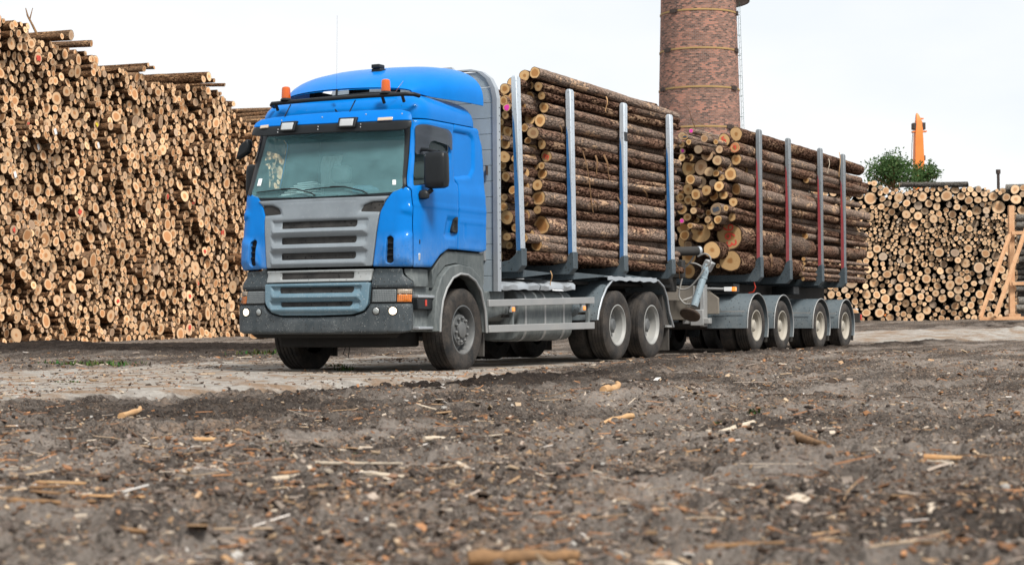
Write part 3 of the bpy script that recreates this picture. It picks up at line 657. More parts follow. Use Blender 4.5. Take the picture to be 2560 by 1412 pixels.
# ---- roof, back wall, spoiler
def lerp_lin0(tab, q):
    if q <= tab[0][0]: return tab[0][1]
    for (a, va), (b, vb) in zip(tab, tab[1:]):
        if q <= b: return va + (vb - va) * (q - a) / (b - a)
    return tab[-1][1]
def outline(inset, z, n=14):
    pts = [cab(t, 3.05, -inset) for t in np.linspace(-1.9, 1.9, 61)]
    pts = [p for p in pts]
    xr, xl = pts[-1][0], pts[0][0]; yb = 2.03 - inset * .8; rc = .22
    out = [(p[0], p[1], z) for p in pts]
    for k in range(6):
        a = k / 5 * math.pi / 2; out.append((xr - rc + rc * math.cos(a), yb - rc + rc * math.sin(a), z))
    for k in range(6):
        a = math.pi / 2 + k / 5 * math.pi / 2; out.append((xl + rc + rc * math.cos(a), yb - rc + rc * math.sin(a), z))
    return out
rg = [outline(i, z) for z, i in ((3.095, .003), (3.17, .006), (3.24, .022), (3.30, .055), (3.35, .105), (3.39, .17), (3.42, .26), (3.44, .40), (3.45, .62), (3.455, .85))]
mb = MB(); mb.loft(rg); mb.build('roof', M['blue_paint'], cabin, smooth=50)
mb = MB()
bw = [outline(.03, z) for z in (1.52, 3.09)]
mb.prism([(-1.31, 1.5), (1.19, 1.5), (1.19, 2.4), (1.13, 3.09), (-1.25, 3.09), (-1.31, 2.4)], 'y', 1.99, 2.045).build('back_wall', M['blue_paint'], cabin, bevel=.01)
mb = MB().box(-1.28, 1.17, .25, 1.98, 1.30, 1.62).build('cab_floor', M['matt_black'], cabin)
def spoil(y, inset=0.):
    top = lerp_lin0([(.60, 3.52), (.72, 3.615), (.9, 3.715), (1.1, 3.785), (1.4, 3.87), (1.7, 3.92), (2.04, 3.945)], y) - inset
    a = lerp_lin0([(.60, .93), (.72, .99), (.9, 1.06), (1.2, 1.16), (1.6, 1.255), (2.04, 1.285)], y) - inset
    zb = lerp_lin0([(.60, 3.455), (.9, 3.41), (1.2, 3.395), (2.04, 3.385)], y); H = top - zb; n = 2.9; out = []
    for i in range(49):
        th = math.pi * i / 48; cx, sx = math.cos(th), math.sin(th)
        x = a * math.copysign(abs(cx) ** (2 / n), cx); h = H * abs(sx) ** (2 / n)
        yy = y + max(0., 1.25 - y) / .65 * (.26 * (x / a) ** 2 - .05)
        out.append((XC0 + x, yy, zb + h))
    return out
ys = [.60, .64, .72, .82, .95, 1.1, 1.25, 1.5, 1.8, 2.04]
mb = MB(); so = [spoil(y) for y in ys]; si = [spoil(y, .02) for y in ys[::-1]]
# the mouth: the nose stands clear of the roof, so the front edge is raised in the middle
def lift(r):
    out = []
    for x, y, z in r:
        out.append((x, y, z))
    return out
mb.loft([lift(r) for r in so] + [lift(r) for r in si], closed=False, cap=False)
mb.v = [(x, y, z) for x, y, z in mb.v]
sp = mb.build('roof_spoiler', M['blue_paint'], cabin, smooth=50)
for q in ((-.66, -.60, .85, 1.3, 3.40, 3.56), (.38, .62, .90, .96, 3.40, 3.60), (-.10, -.04, .9, 1.3, 3.42, 3.60)): MB().box(*q).build('spoiler_bracket', M['matt_black'], sp)
MB().box(.11, .25, 1.10, 1.24, 3.77, 3.83).box(.12, .24, 1.08, 1.22, 3.83, 3.88).build('roof_camera', M['black_plastic'], sp, bevel=.01)
# light bar on the roof, two beacons, antennas
lb = MB(); lb.tube([(-.96, .50, 3.345), (-.95, .42, 3.358), (-.90, .36, 3.366), (-.3, .33, 3.373), (.5, .33, 3.375), (1.04, .36, 3.372), (1.12, .42, 3.37), (1.14, .52, 3.36)], .026, 14)
light_bar = lb.build('light_bar', M['black_plastic'], cabin)
lb = MB()
for x in (-.84, .72, 1.0):
    lb.bar((x, .35, 3.36), (x, .40, 3.28), .03, .03)
for x in (-.62, .33): lb.bar((x, .36, 3.34), (x - .05, .30, 3.19), .02, .012)
lb.build('bar_bracket', M['black_plastic'], light_bar, bevel=.003)
MB().tube([(-.55, .70, 3.40), (-.45, .60, 3.42), (.4, .58, 3.44), (.75, .62, 3.43)], .02, 10).build('rear_bar', M['black_plastic'], light_bar)
for x in (-.69, .765):
    b = MB().lathe([(.072, 0), (.072, .012), (.058, .03), (0, .03)], (x, .36, 3.392), 24, axis='z', close=True).build('beacon', M['black_plastic'], light_bar)
    MB().lathe([(.056, 0), (.058, .02), (.053, .12), (.048, .138), (.03, .148), (0, .15)], (x, .36, 3.42), 28, axis='z', close=True).build('beacon_dome', M['beacon_orange'], b, smooth=40)
    MB().lathe([(.03, 0), (.03, .05), (.012, .06), (.012, .09), (0, .10)], (x, .36, 3.421), 12, axis='z', close=True).build('beacon_lamp', M['lamp_clear'], b)
MB().tube([(.02, .42, 3.38), (.02, .42, 3.50)], .014, 8).tube([(.02, .42, 3.50), (.02, .43, 3.9), (.02, .44, 4.42)], .0012, 5).build('antenna', M['black_plastic'], light_bar)
MB().tube([(.82, .45, 3.38), (.93, .50, 3.55)], .004, 6).build('antenna', M['chrome'], light_bar)
# ---- mirrors
for far in (False, True):
    def X(x): return mx(x) + .11 if far else x
    yo = .40 if far else 0.
    ring = []
    secs = []
    for z, w, dd in ((2.215, .10, .05), (2.235, .145, .075), (2.30, .155, .085), (2.58, .150, .085), (2.635, .14, .075), (2.655, .10, .05)):
        cx, cyy = X(1.435), .42 + yo
        secs.append([(cx + w * math.copysign(abs(math.cos(t)) ** .5, math.cos(t)), cyy + dd * math.copysign(abs(math.sin(t)) ** .6, math.sin(t)), z) for t in (2 * math.pi * k / 28 for k in range(28))])
    mir = MB().loft(secs).build('mirror', M['black_plastic'], cabin, smooth=50)
    MB().tube([(X(1.20), .47 + yo, 2.70), (X(1.30), .45 + yo, 2.69), (X(1.46), .43 + yo, 2.645)], [.026, .022, .03], 10).build('mirror_arm', M['black_plastic'], mir)
    MB().tube([(X(1.24), .46 + yo, 2.12), (X(1.30), .40 + yo, 2.14), (X(1.38), .40 + yo, 2.20)], [.03, .025, .03], 10).build('mirror_arm', M['black_plastic'], mir)
    lm = MB().loft([[(X(1.28) + r_ * 1.25 * math.cos(t), .38 + yo + r_ * .8 * math.sin(t), z) for t in (2 * math.pi * k / 18 for k in range(18))] for z, r_ in ((2.085, .02), (2.10, .055), (2.15, .062), (2.19, .045), (2.20, .02))]).build('kerb_mirror', M['black_plastic'], mir, smooth=50)
fm = MB().loft([[(p[0], p[1], p[2]) for p in ring] for ring in
   [[(-1.42 + a, .30 + .0 * a, 2.70 + b) for a, b in ((-.01, -.02), (.16, .06), (.19, .16), (.17, .24), (.05, .16))],
    [(-1.42 + a, .42, 2.70 + b) for a, b in ((-.01, -.02), (.16, .06), (.19, .16), (.17, .24), (.05, .16))]]]).build('front_mirror', M['black_plastic'], cabin, bevel=.02)
# ---- wipers, stickers
for t0, t1, z0 in ((-1.02, -.37, 2.28), (-.22, .35, 2.27)):
    w = MB(); w.tube([cab(t1 + .32, 2.165, .02), cab(t1 + .26, 2.20, .03), cab(t1, 2.262, .035), cab((t0 + t1) / 2 + .1, 2.268, .035)], .009, 6)
    w.tube([cab(t0, 2.243, .02), cab((t0 + t1) / 2, 2.258, .025), cab(t1 + .02, 2.262, .022)], .008, 6); w.build('wiper', M['black_plastic'], cabin)
patch('sticker', [(-1.06, 2.42), (-1.0, 2.42), (-1.0, 2.33), (-1.06, 2.33)], M['white_sticker'], cabin, off=.007, thick=.002, res=.1, roll=0, rad=.003)
patch('sticker', [(.99, 2.325), (1.035, 2.325), (1.035, 2.265), (.99, 2.265)], M['white_sticker'], cabin, off=.007, thick=.002, res=.1, roll=0, rad=.003)
# ---- inside the cab
ins = MB().prism([(.40, 1.62), (.38, 2.10), (.46, 2.16), (.78, 2.19), (.86, 2.05), (.84, 1.62)], 'x', -1.22, 1.10).build('dashboard', M['dash_plastic'], cabin, bevel=.03)
for x, m in ((.62, 'seat_cloth'), (-.62, 'seat_cloth')):
    MB().box(x - .25, x + .25, 1.05, 1.55, 1.62, 1.80).box(x - .24, x + .24, 1.45, 1.60, 1.80, 2.42).box(x - .14, x + .14, 1.48, 1.60, 2.44, 2.66).build('seat', M[m], cabin, bevel=.05, seg=3)
MB().lathe([(.215 + .017 * math.cos(a), .017 * math.sin(a)) for a in [k * math.pi / 4 for k in range(8)] + [0]], (.58, .98, 2.17), 32, axis='z', close=True).box(.38, .78, .97, .99, 2.16, 2.175).build('steering_wheel', M['black_plastic'], cabin)
bk = MB()
for k in range(7):
    bk.bar((-.92 + k * .045, .60, 2.20 + k * .026), (-.45 + .03 * (k % 3), .66, 2.21 + k * .028), .20, .012)
bk.build('paper', M['paper'], cabin)
MB().bar((-.95, .62, 2.20), (-.48, .55, 2.24), .22, .01).build('paper', M['paper'], cabin)
MB().tube([(.16, .60, 2.26), (.40, .60, 2.255), (.46, .60, 2.25), (.50, .60, 2.25)], [.05, .052, .026, .02], 14).build('water_bottle', M['bottle_blue'], cabin)
cu = MB(); cu.loft([[(-.99 + .32 * k / 16 + (.04 if z > 2.7 else 0), 1.62 + .02 * math.sin(k * 2.2), z) for k in range(17)] for z in (1.65, 2.2, 2.70, 2.80)], closed=False, cap=False).build('curtain', M['curtain_cloth'], cabin)
MB().box(-1.24, 1.12, 1.93, 1.96, 1.62, 3.08).build('cab_lining', M['cab_lining'], cabin)
MB().box(-1.18, 1.06, .52, 1.92, 3.04, 3.07).build('cab_lining', M['cab_lining'], cabin)
MB().bar((1.05, .9, 2.26), (1.02, 1.25, 2.33), .03, .12).build('warning_vest', M['hivis'], cabin, bevel=.01)

# ---- headboard behind the cab
hb = empty('headboard', parent=truck)
xs_ = 1.245; xo = mx(xs_)
HBP = lambda g: [(xo + g, 1.0), (xs_ - g, 1.0), (xs_ - g, 3.52), (xs_ - g - .03, 3.66), (xs_ - g - .10, 3.79), (xs_ - g - .22, 3.88), (xs_ - g - .38, 3.92 - g * .3), (xo + g + .38, 3.92 - g * .3), (xo + g + .22, 3.88), (xo + g + .10, 3.79), (xo + g + .03, 3.66), (xo + g, 3.52)]
def xlim(z):
    if z < 3.52: return .0
    if z < 3.79: return .10 * ((z - 3.52) / .27) ** 1.6 + .0
    return .10 + .28 * ((z - 3.79) / .13) ** 1.3
pl = MB(); z = 1.0
while z < 3.86:
    z1 = min(z + .199, 3.90); ks = 1 if z1 < 3.5 else 8
    for k in range(ks):
        za, zb_ = z + (z1 - z) * k / ks, z + (z1 - z) * (k + 1) / ks; g = xlim((za + zb_) / 2) + .035
        pl.box(xo + g, xs_ - g, 2.40, 2.425, za, zb_)
    z += .206
pl.box(xo + .10, xs_ - .10, 2.428, 2.433, 1.0, 3.62)
pl.build('board_plank', M['plank_alloy'], hb, bevel=.004)
fr = MB(); A, B = HBP(0.), HBP(.065)
for i in range(1, 11):
    a, b, c_, d_ = A[i], A[(i + 1) % 12], B[(i + 1) % 12], B[i]
    fr.prism([a, b, c_, d_], 'y', 2.375, 2.475)
fr.build('board_frame', M['aluminium'], hb)
rv = MB(); z = 1.3
while z < 3.5:
    rv.lathe([(.008, 0), (.008, .004), (0, .006)], (xs_, 2.445, z), 8, close=True); z += .105
rv.build('frame_rivet', M['chassis'], hb)
MB().box(.98, 1.06, 2.36, 2.40, 1.40, 1.80).tube([(1.0, 2.38, 1.80), (1.01, 2.38, 1.95), (1.0, 2.385, 2.12)], .012, 6).build('board_latch', M['steel_grey'], hb, bevel=.006)
MB().tube([(1.10, 2.36, 2.52), (1.10, 2.36, 2.64)], .018, 8).build('board_hook', M['dark_iron'], hb)
MB().prism([(-.45, 3.92), (.60, 3.92), (.56, 3.97), (-.42, 3.97)], 'y', 2.40, 2.46).build('board_cap', M['aluminium'], hb)

# ---- chassis, tank, guard rails, mudguards
ch = MB()
for x in (-.49, .37): ch.box(x - .04, x + .04, .9, 9.25, .78, 1.06)
for y in (1.9, 3.2, 4.6, 5.6, 6.9, 8.2, 9.2): ch.box(-.45, .33, y - .05, y + .05, .82, 1.0)
ch.box(-.60, .48, .7, 2.2, .62, 1.3)
frame = ch.build('chassis_frame', M['chassis'], truck, bevel=.008)
ax = MB()
for y, z, x in ((1.5, .50, .95), (6.25, .545, .75), (7.555, .545, .75)): ax.tube([(-x - .12, y, z), (x, y, z)], .075, 12)
for y in (6.25, 7.555): ax.lathe([(0, -.22), (.16, -.18), (.2, 0), (.16, .18), (0, .22)], (XC0, y, .55), 20, axis='y', close=True)
ax.tube([(XC0, 2.2, .62), (XC0, 6.0, .56)], .06, 10)
ax.build('axle', M['chassis'], truck)
def rbox(x0, x1, y0, y1, z0, z1, r):
    pr_ = []
    for cx, cz, a0 in ((x1 - r, z1 - r, 0), (x0 + r, z1 - r, 90), (x0 + r, z0 + r, 180), (x1 - r, z0 + r, 270)):
        for k in range(6):
            a = R(a0 + k * 18); pr_.append((cx + r * math.cos(a), cz + r * math.sin(a)))
    return pr_, y0, y1
for far in (False, True):
    def X(a, b): return (mx(b), mx(a)) if far else (a, b)
    x0, x1 = X(.50, 1.12)
    pr_, y0, y1 = rbox(x0, x1, 3.22, 4.92, .345, 1.03, .15)
    tk = MB().prism(pr_, 'y', y0, y1).build('fuel_tank', M['arch_grey'], truck, bevel=.02, smooth=40)
    stp = MB()
    for y in (3.42, 4.02, 4.62):
        pr2, _, _ = rbox(x0 - .01, x1 + .01, 0, 0, .335, 1.04, .155); stp.prism(pr2, 'y', y - .025, y + .025)
    stp.build('tank_strap', M['steel_grey'], tk, smooth=40)
    MB().lathe([(.16, 0), (.17, .02), (.17, .55), (.15, .58), (0, .59)], ((x0 + x1) / 2 + (-.1 if far else .1), 2.45, .78), 24, axis='y', close=True).build('air_tank', M['arch_grey'], truck)
    MB().prism([(2.25, .62), (2.85, .70), (2.85, 1.02), (2.25, 1.0)], 'x', *X(.62, 1.10)).build('battery_box', M['arch_grey'], truck, bevel=.02)
    MB().lathe([(.0, -.02), (.13, 0), (.13, .22), (.0, .24)], (sum(X(.96, 1.0)) / 2, 4.98, .80), 24, axis='y', close=True).build('air_tank', M['fender_blue'], truck)
    gd = empty('side_guard', parent=truck)
    a, b = X(1.215, 1.255)
    for za, zb, ze, zf in ((.798, .888, .86, .955), (.465, .56, .496, .592)):
        MB().add([(a, 2.11, za), (b, 2.11, za), (b, 2.11, zb), (a, 2.11, zb), (a, 5.39, ze), (b, 5.39, ze), (b, 5.39, zf), (a, 5.39, zf)],
                 [(0, 1, 2, 3), (7, 6, 5, 4), (0, 4, 5, 1), (1, 5, 6, 2), (2, 6, 7, 3), (3, 7, 4, 0)]).build('guard_rail', M['steel_grey'], gd, bevel=.006)
    a, b = X(1.165, 1.214)
    MB().box(a, b, 5.26, 5.32, .5, .93).box(a, b, 2.85, 2.9, .48, .9).build('guard_post', M['arch_grey'], gd, bevel=.005)
    a, b = X(.45, 1.165)
    MB().box(a, b, 5.27, 5.31, .70, .74).box(a, b, 2.86, 2.89, .66, .70).build('guard_arm', M['chassis'], gd)
    a, b = X(1.214, 1.25)
    for y, z in ((2.80, .765), (5.04, .79)):
        mk = MB().box(a, b, y - .06, y + .06, z - .04, z + .045).build('side_marker', M['steel_grey'], truck, bevel=.006)
        a2, b2 = X(1.25, 1.262); MB().box(a2, b2, y - .04, y + .04, z - .027, z + .03).build('marker_lens', M['marker_orange'], mk, bevel=.006)
    # bent chequer-plate catwalk
    for y0, y1, sag in ((2.44, 3.71, .03), (3.75, 4.84, .06)):
        rows = []
        for k in range(13):
            y = y0 + (y1 - y0) * k / 12; w = .012 * math.sin(k * 1.9) + sag * .3 * math.sin(k * .8 + y0)
            zz = 1.125 + .03 * (y - 2.4) / 2.4
            rows.append([((mx(x) if far else x), y, zz + dz) for x, dz in ((.70, .015), (1.08, .0 + w), (1.17, -.01 + w), (1.205, -.04 + w), (1.20 + w, -.105 + w * .6), (1.19 + w, -.105 + w * .6), (1.19, -.045 + w), (1.16, -.022 + w), (1.08, -.014 + w), (.70, .0))])
        MB().loft(rows).build('catwalk_plate', M['aluminium'], truck, smooth=50)
    # rear mudguards: one long sheet over both drive wheels
    prof = [(5.50, .635), (5.55, .76), (5.66, .95), (5.82, 1.10), (6.02, 1.20), (6.25, 1.245), (6.9, 1.25), (7.5, 1.262), (7.80, 1.25), (8.02, 1.15), (8.16, .98), (8.25, .76), (8.42, .52)]
    x0, x1 = X(.58, 1.25)
    rows = []
    for k, (y, z) in enumerate(prof):
        w = .015 * math.sin(k * 2.1); rows.append([(x0, y, z + (0 if not far else w)), (x1, y, z + (w if not far else 0)), (x1, y + .012 * (1 if k > 6 else -1) * 0, z - .016 + (w if not far else 0)), (x0, y, z - .016)])
    md = MB().loft(rows).build('mudguard', M['fender_blue'], truck, smooth=40)
    xe = mx(1.25) if far else 1.25
    MB().tube([(xe, y, z - .012 + .012 * math.sin(k * 2.1)) for k, (y, z) in enumerate(prof)], .016, 8).build('mudguard_edge', M['aluminium'], md)
    tr = MB(); rows = []
    for k in range(15):
        y = 5.85 + 1.85 * k / 14; w = .012 * math.sin(k * 2.3); rows.append([(x0 + .25 if far else x1 - .25, y, 1.258 + w), ((x0 - .015) if far else x1 + .015, y, 1.262 + w), ((x0 - .02) if far else x1 + .02, y, 1.205 + w), ((x0 - .008) if far else x1 + .008, y, 1.205 + w), ((x0) if far else x1, y, 1.252 + w), (x0 + .25 if far else x1 - .25, y, 1.252 + w)])
    tr.loft(rows).build('mudguard_cover', M['aluminium'], md, smooth=50)
    MB().prism([(8.14, .53), (8.50, .49), (8.16, 1.0), (8.08, 1.02)], 'x', *X(1.05, 1.20)).build('mudguard_stay', M['chassis'], md, bevel=.006)
    MB().box(*X(.72, 1.22), 8.28, 8.31, .14, .56).build('mudflap', M['chassis'], truck, bevel=.004)
    MB().box(*X(1.0, 1.24), 8.2, 8.47, .50, .535).build('flap_bracket', M['steel_grey'], md, bevel=.005)
# a second deck plate with torn corners between the bolsters
for y0, y1 in ((3.20, 4.1), (4.80, 6.0), (6.62, 7.55)):
    MB().add([(1.2, y0, 1.30), (1.2, y1, 1.275), (1.05, y1, 1.285), (.7, y0, 1.33), (1.2, y0, 1.20), (1.2, y1, 1.265), (1.05, y1, 1.27), (.7, y0, 1.20)],
             [(0, 1, 2, 3), (7, 6, 5, 4), (0, 4, 5, 1), (1, 5, 6, 2), (2, 6, 7, 3), (3, 7, 4, 0)]).build('deck_plate', M['bracket_steel'], truck)
MB().box(-1.0, .92, 2.6, 9.2, 1.14, 1.19).build('load_deck', M['chassis'], truck, bevel=.005)

# ---- bolsters with their stakes
def bolster(parent, y, zb, zk, zt, ytop, alloy, stripe, dz=0.):
    b = empty('bolster', parent=parent)
    pr_ = [(1.15, zb), (1.20, zb), (1.272, zb + .08), (1.272, zk), (1.215, zk - .015), (1.165, zk - .09), (1.08, zb + .155), (.93, zb + .13)]
    poly = pr_ + [(mx(x), z) for x, z in reversed(pr_)]
    MB().prism(poly, 'y', y - .075, y + .075).build('bunk_beam', M['bracket_steel'], b, bevel=.007)
    for far in (False, True):
        xa, xb = (mx(1.262), mx(1.182)) if far else (1.182, 1.262)
        zs = zb + .12
        def yy(z): return y + (ytop - y) * (z - zs) / (zt - zs)
        hw = .064
        mbk = MB(); zl = [zs, zk, (zk + zt) / 2, zt - .03, zt]
        mbk.loft([[(xa + q, yy(z) - hw + q, z), (xb - q, yy(z) - hw + q, z), (xb - q, yy(z) + hw - q, z), (xa + q, yy(z) + hw - q, z)] for z, q in zip(zl, (0, 0, 0, 0, .015))])
        st_ = mbk.build('stake', M[alloy], b, bevel=.008)
        z0, z1 = zk - .03, zk + (zt - zk) * .72
        # painted inlay on the forward face, narrowing towards its top
        def q(z, u): return (xa + (xb - xa) * u, yy(z) - hw - .003, z)
        vs = [q(z0, .10), q(z0, .86), q((z0 + z1) / 2, .80), q(z1, .40), q(z1 + .12, .16), q(z1, .10)]
        n_ = len(vs); vs2 = [(x, y_ + .002, z) for x, y_, z in vs]
        MB().add(vs + vs2, [tuple(range(n_)), tuple(range(2 * n_ - 1, n_ - 1, -1))] + [(i, i + n_, (i + 1) % n_ + n_, (i + 1) % n_) for i in range(n_)]).build('stake_stripe', M[stripe], st_, smooth=0)
    return b
for i, (y, yt) in enumerate(((3.10, 2.97), (4.72, 4.66), (6.52, 6.56), (8.41, 8.38))):
    b = bolster(truck, y, 1.27, 1.585, 3.88, yt, 'stake_alloy', 'blue_stripe')
    if i == 2:
        MB().box(1.184, 1.264, 6.49, 6.61, 3.30, 3.44).build('strap_wrap', M['black_plastic'], b, bevel=.004)

# ---- crane support leg and pipework behind the lorry's last stake
top_, bot_, ft_ = (Vector(v) for v in D['leg'])
leg = MB().tube([top_, bot_], .062, 18).tube([top_ + (bot_ - top_) * .35, top_ + (bot_ - top_) * .30], .07, 18).build('support_leg', M['leg_blue'], truck)
n_ = (bot_ - top_).normalized(); nn = (n_ + Vector((.1, -.35, 0))).normalized()
ds = MB(); rings = []
a_ = nn.cross(Vector((1, 0, 0))).normalized(); b_ = nn.cross(a_)
for r_, h in ((.0, -.10), (.05, -.10), (.06, -.03), (.15, -.02), (.172, .0), (.172, .03), (.15, .045), (.0, .03)):
    rings.append([ft_ + nn * h + a_ * (r_ * math.cos(t)) + b_ * (r_ * math.sin(t)) for t in (2 * math.pi * k / 32 for k in range(32))])
ds.loft(rings, cap=False).build('leg_foot', M['rusty_disc'], leg)
MB().bar(top_ + Vector((.05, .02, .05)), top_ + Vector((-.04, .02, -.10)), .16, .14).build('leg_head', M['steel_grey'], leg, bevel=.01)
for h in D['hoses']:
    pts = [Vector(p) for p in h]; sm_ = []
    for i in range(len(pts) - 1):
        p0, p1, p2, p3 = pts[max(i - 1, 0)], pts[i], pts[i + 1], pts[min(i + 2, len(pts) - 1)]
        for k in range(6):
            t_ = k / 6; sm_.append(.5 * ((2 * p1) + (p2 - p0) * t_ + (2 * p0 - 5 * p1 + 4 * p2 - p3) * t_ ** 2 + (3 * p1 - p0 - 3 * p2 + p3) * t_ ** 3))
    sm_.append(pts[-1])
    MB().tube(sm_, .014, 8).build('hose', M['hose'], leg)
c0, c1 = Vector(D['cyl'][0]), Vector(D['cyl'][1])
cr = MB().tube([c0 + Vector((-.1, -.1, 0)), c1], .075, 20).build('crane_cylinder', M['chassis'], truck)
MB().tube([c1 - (c1 - c0) * .1, c1 + (c1 - c0).normalized() * .012], .078, 20).build('cylinder_cap', M['aluminium'], cr)
MB().box(-.7, .9, 9.15, 9.45, 1.08, 1.62).box(-.3, .5, 9.1, 9.5, .6, 1.1).box(.5, 1.08, 9.25, 9.4, 1.30, 1.60).build('crane_base', M['chassis'], truck, bevel=.02)
MB().prism([(-1.0, .62), (1.02, .62), (1.02, .95), (-1.0, .95)], 'y', 9.62, 9.72).build('rear_crossbeam', M['drawbar_dust'], truck, bevel=.01)
# ================================================================== the trailer
trailer = empty('log_trailer', (XC0, 15.0, .05))
tag(trailer, 'four-axle drawbar timber trailer with red-striped stakes, coupled behind the blue lorry', 'trailer')
TWH = [(12.36, .515), (13.78, .505), (16.04, .495), (17.70, .485)]
for far in (False, True):
    for y, z in TWH:
        e = wheel(trailer, y, z, .455, 1.25, .27, 'trailer', far)
        inner_tyre(e, y, z, .455, mx(1.25 - .31 - .26) if far else 1.25 - .31, .26)
    for i, (y, z) in enumerate(TWH):
        def X(a, b): return (mx(b), mx(a)) if far else (a, b)
        zt = (1.085, 1.07, 1.02, 1.02)[i]; r_ = zt - z
        prof = []
        for k in range(19):
            a = math.pi * (1.0 - k / 18 * 1.12)
            prof.append((y + .03 + (.535 if math.cos(a) < 0 else .56) * math.cos(a), z + r_ * math.sin(a)))
        prof = [(prof[0][0] - .005, z - .045)] + prof
        x0, x1 = X(.50, 1.25)
        rows = [[(x0, a, b), (x1, a, b), (x1, a, b - .014), (x0, a, b - .014)] if 3 < k < 15 else [(x0, a, b), (x1, a, b), (x1, a + (.012 if k <= 3 else -.012), b), (x0, a + (.012 if k <= 3 else -.012), b)] for k, (a, b) in enumerate(prof)]
        md = MB().loft(rows).build('mudguard', M['fender_blue'], trailer, smooth=40)
        xe = mx(1.25) if far else 1.25
        MB().tube([(xe, a, b) for a, b in prof], .011, 8).build('mudguard_edge', M['steel_grey'], md)
        f = 1 if not far else -1
        MB().box(*X(.62, 1.20), prof[1][0] - .010, prof[1][0] - .002, z + .24, z + .262).build('guard_strip', M['steel_grey'], md)
        MB().box(*X(.80, 1.21), y + .63, y + .645, z - .30, z + .10).build('mudflap', M['chassis'], trailer, bevel=.004)
ch = MB()
for x in (-.46, .34):
    ch.box(x - .05, x + .05, 11.7, 19.0, .98, 1.28)
    ch.box(x - .05, x + .05, 11.9, 14.5, .62, .90)
for y in (12.0, 13.1, 14.4, 15.4, 16.8, 18.6): ch.box(-.42, .30, y - .05, y + .05, 1.02, 1.2)
ch.lathe([(.55, 0), (.55, .10), (0, .10)], (XC0, 13.05, .90), 32, axis='z', close=True)
ch.build('chassis_frame', M['chassis'], trailer, bevel=.008)
for y, z in TWH: MB().tube([(-1.0, y, z), (.88, y, z)], .07, 12).build('axle', M['chassis'], trailer)
db = MB().bar((XC0, 9.5, .62), (.02, 12.0, .72), .20, .16).bar((XC0, 10.6, .66), (.45, 12.0, .72), .10, .12).bar((XC0, 10.6, .66), (-.57, 12.0, .72), .10, .12)
db.build('drawbar', M['drawbar_dust'], trailer, bevel=.01)
fp = MB().prism([(-1.0, .72), (.80, .72), (.80, 1.0), (.50, 1.22), (-.62, 1.22), (-1.0, 1.0)], 'y', 11.62, 11.68)
fp.build('front_plate', M['drawbar_dust'], trailer, bevel=.01)
MB().box(.52, .60, 11.45, 11.62, .50, 1.24).box(.36, .60, 11.40, 11.46, .52, .80).bar((.20, 11.5, .60), (.70, 11.5, .60), .14, .10).build('front_bracket', M['steel_grey'], trailer, bevel=.01)
MB().tube([(.45, 11.62, 1.175), (.95, 11.62, 1.155)], .022, 10).build('lamp_arm', M['steel_grey'], trailer)
lm = MB().box(.92, 1.06, 11.58, 11.66, 1.115, 1.19).build('marker_lamp', M['plastic_white'], trailer, bevel=.006)
MB().box(1.065, 1.13, 11.58, 11.66, 1.115, 1.19).build('marker_lens', M['marker_orange'], lm, bevel=.006)
MB().tube([(.30, 9.5, 1.0), (.38, 10.2, .80), (.36, 11.0, .95), (.40, 11.62, 1.05)], .016, 8).build('air_hose', M['hose'], trailer)
MB().tube([(.95, 13.05, 1.30), (.98, 13.05, 1.2), (.94, 13.05, 1.12), (.85, 13.05, 1.10)], .012, 8).build('cable', M['red_lens'], trailer)
for y, w in ((12.0, .3), (15.3, .35)):
    MB().box(.50, .95, y, y + w, 1.10, 1.26).build('tool_box', M['black_plastic'], trailer, bevel=.015)
for y, zb, zk, zt in ((12.60, 1.295, 1.74, 4.02), (14.22, 1.285, 1.72, 4.0), (16.16, 1.275, 1.69, 3.97), (17.67, 1.26, 1.67, 3.97)):
    bolster(trailer, y, zb, zk, zt, y + .02, 'trailer_stake', 'red_stripe')
MB().box(-1.2, 1.15, 19.0, 19.08, .55, .75).build('rear_bumper', M['chassis'], trailer, bevel=.01)
MB().box(1.02, 1.17, 19.05, 19.12, .60, .72).build('tail_lamp', M['red_lens'], trailer, bevel=.01)

# ================================================================== logs
def hash_noise(a, b, seed):
    """Smooth periodic-free value noise on numpy arrays."""
    ia, ib = np.floor(a).astype(np.int64), np.floor(b).astype(np.int64); fa, fb = a - ia, b - ib
    fa, fb = fa * fa * (3 - 2 * fa), fb * fb * (3 - 2 * fb)
    def h(x, y):
        n = (x * 374761393 + y * 668265263 + seed * 2246822519) & 0xFFFFFFFF
        n = ((n ^ (n >> 13)) * 1274126177) & 0xFFFFFFFF
        return ((n ^ (n >> 16)) & 0xFFFF) / 65535.
    return (h(ia, ib) * (1 - fa) + h(ia + 1, ib) * fa) * (1 - fb) + (h(ia, ib + 1) * (1 - fa) + h(ia + 1, ib + 1) * fa) * fb
def fbm(a, b, seed, octv=4, gain=.5):
    s, amp, tot = 0., 1., 0.
    for k in range(octv):
        s = s + amp * hash_noise(a * 2 ** k, b * 2 ** k, seed + k * 17); tot += amp; amp *= gain
    return s / tot

